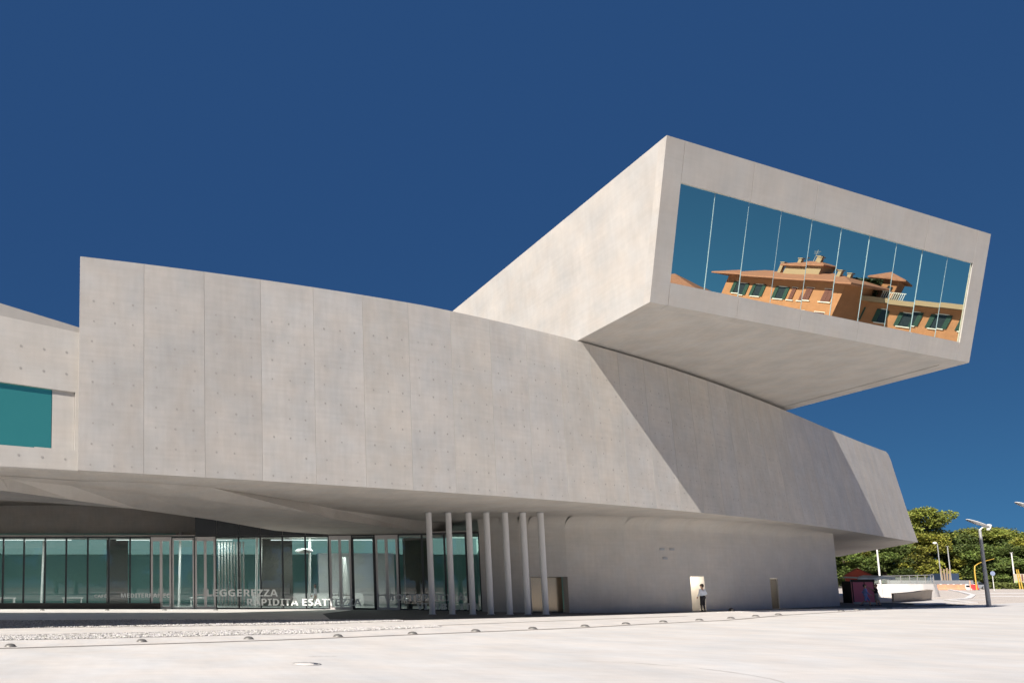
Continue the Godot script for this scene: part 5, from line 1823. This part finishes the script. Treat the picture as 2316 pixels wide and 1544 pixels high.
func build_people() -> void:
	make_templates()
	var stand := [Vector3(0.09, 0.92, 0), Vector3(0.12, 0.5, 0.02), Vector3(0.14, 0.1, -0.01), Vector3(-0.09, 0.92, 0), Vector3(-0.1, 0.5, 0.03), Vector3(-0.1, 0.1, 0.0),
		Vector3(0.19, 1.42, 0), Vector3(0.3, 1.18, -0.03), Vector3(0.22, 0.98, 0.14), Vector3(-0.19, 1.42, 0), Vector3(-0.3, 1.18, -0.03), Vector3(-0.2, 1.0, 0.14)]
	make_person("man in white shirt and black trousers facing the lit doorway, back turned", v3(35.3, 0, 45.9), PI + 0.25, stand, {"long_sleeves": true, "long_legs": true, "top": M.shirt_white, "legs": M.trousers_black, "legs_name": "trousers", "hair_down": -0.04}, 0.2)
	var shoot := stand.duplicate()
	shoot[7] = Vector3(0.32, 1.22, 0.1)
	shoot[8] = Vector3(0.12, 1.42, 0.3)
	shoot[10] = Vector3(-0.32, 1.22, 0.1)
	shoot[11] = Vector3(-0.12, 1.42, 0.3)
	shoot[1] = Vector3(0.13, 0.5, -0.06)
	shoot[2] = Vector3(0.15, 0.1, -0.16)
	make_person("person in black shirt and grey shorts beside the pink kiosk, arms raised", v3(60.0, 0, 59.2), -2.2, shoot, {"long_sleeves": false, "long_legs": false, "top": M.shirt_black, "legs": M.shorts_grey, "legs_name": "shorts", "hair_down": -0.08}, 0.0)
	var walk := [Vector3(0.09, 0.91, 0), Vector3(0.1, 0.52, 0.18), Vector3(0.1, 0.12, 0.24), Vector3(-0.09, 0.91, 0), Vector3(-0.1, 0.5, -0.04), Vector3(-0.1, 0.16, -0.34),
		Vector3(0.19, 1.41, 0.02), Vector3(0.25, 1.15, -0.12), Vector3(0.23, 0.93, -0.05), Vector3(-0.19, 1.41, 0.0), Vector3(-0.24, 1.15, 0.06), Vector3(-0.22, 0.95, 0.24)]
	make_person("person in blue shirt walking past the front of the pink kiosk", v3(57.7, 0, 57.8), 0.9, walk, {"long_sleeves": true, "long_legs": false, "top": M.shirt_blue, "legs": M.shirt_blue, "legs_name": "shorts", "hair_down": -0.06}, 0.0)
	make_person("person in white top and beige trousers inside the glazed entrance", v3(11.85, 0.03, 52.6), -1.9, walk, {"long_sleeves": true, "long_legs": true, "top": M.shirt_white, "legs": M.trousers_beige, "legs_name": "trousers", "hair_down": -0.1}, 0.0)

# ---------------------------------------------------------------- small things on the paving
func build_small_things() -> void:
	var st := begin()
	lathe(st, [Vector2(0.165, 0.0), Vector2(0.16, 0.012), Vector2(0.145, 0.045), Vector2(0.105, 0.075), Vector2(0.05, 0.088), Vector2(0.0, 0.091)], Vector3.ZERO, 18)
	var first := obj("dome_light", st, M.dome_metal)
	tag(first, "", "ground light", "domed lights along the curved paving band")
	st = begin()
	lathe(st, [Vector2(0.18, 0.0), Vector2(0.18, 0.008), Vector2(0.16, 0.012)], Vector3.ZERO, 18)
	obj("rim", st, M.drain, first)
	var spots := [[-4.12, 20.4], [-0.41, 22.12], [3.03, 23.19], [6.2, 24.27], [9.21, 25.6], [12.1, 27.0], [15.05, 28.5], [18.1, 30.1], [21.02, 31.9], [23.9, 33.6], [26.9, 35.3], [30.0, 37.2], [33.4, 39.7], [36.5, 41.8], [45.7, 47.5], [48.4, 49.2], [50.8, 50.8], [54.7, 53.1], [57.5, 54.7], [62.8, 57.8], [66.7, 60.2]]
	var ordinal := ["first", "second", "third", "fourth", "fifth", "sixth", "seventh", "eighth", "ninth", "tenth", "eleventh", "twelfth", "thirteenth", "fourteenth", "fifteenth", "sixteenth", "seventeenth", "eighteenth", "nineteenth", "twentieth", "last"]
	for i in spots.size():
		var label: String = "%s dome light from the left along the front paving band%s" % [ordinal[i], ", in shadow" if i > 13 else ""]
		if i == 0:
			first.position = v3(spots[0][0], 0, spots[0][1])
			first.set_meta("label", label)
		else:
			copy(first, label, v3(spots[i][0], 0, spots[i][1]), i * 0.7)
	var rear := [[-7.75, 49.0], [-3.3, 49.0], [0.65, 49.2], [4.2, 49.3]]
	for i in 4:
		copy(first, "%s dome light from the left in the sunny strip before the entrance glass" % ordinal[i], v3(rear[i][0], 0, rear[i][1]), i * 1.1)
	# manhole in the square
	var mh := thing("manhole_cover", "round pale manhole cover set flush in the open square, left of centre", "manhole cover", v3(3.35, 0.004, 15.95))
	st = begin()
	lathe(st, [Vector2(0.33, 0.0), Vector2(0.33, 0.006), Vector2(0.27, 0.006)], Vector3.ZERO, 24)
	obj("ring", st, M.gravel_base, mh)
	st = begin()
	lathe(st, [Vector2(0.262, 0.0), Vector2(0.262, 0.004), Vector2(0.0, 0.004)], Vector3.ZERO, 24)
	for k in 5:
		box(st, Vector3(0, 0.006, -0.16 + 0.08 * k), Vector3(0.34 - 0.05 * absf(k - 2), 0.006, 0.025))
	obj("lid", st, M.band_concrete, mh)
	# litter bin by the glass
	var bin := thing("litter_bin", "small dark litter bin standing inside the entrance glass behind the columns", "bin", v3(18.0, 0.03, 50.4))
	st = begin()
	lathe(st, [Vector2(0.2, 0), Vector2(0.24, 0.7), Vector2(0.2, 0.72)], Vector3.ZERO, 14)
	obj("bucket", st, M.kiosk_dark, bin)
	st = begin()
	lathe(st, [Vector2(0.26, 0.7), Vector2(0.26, 0.76), Vector2(0.1, 0.8)], Vector3.ZERO, 14)
	obj("lid", st, M.steel, bin)
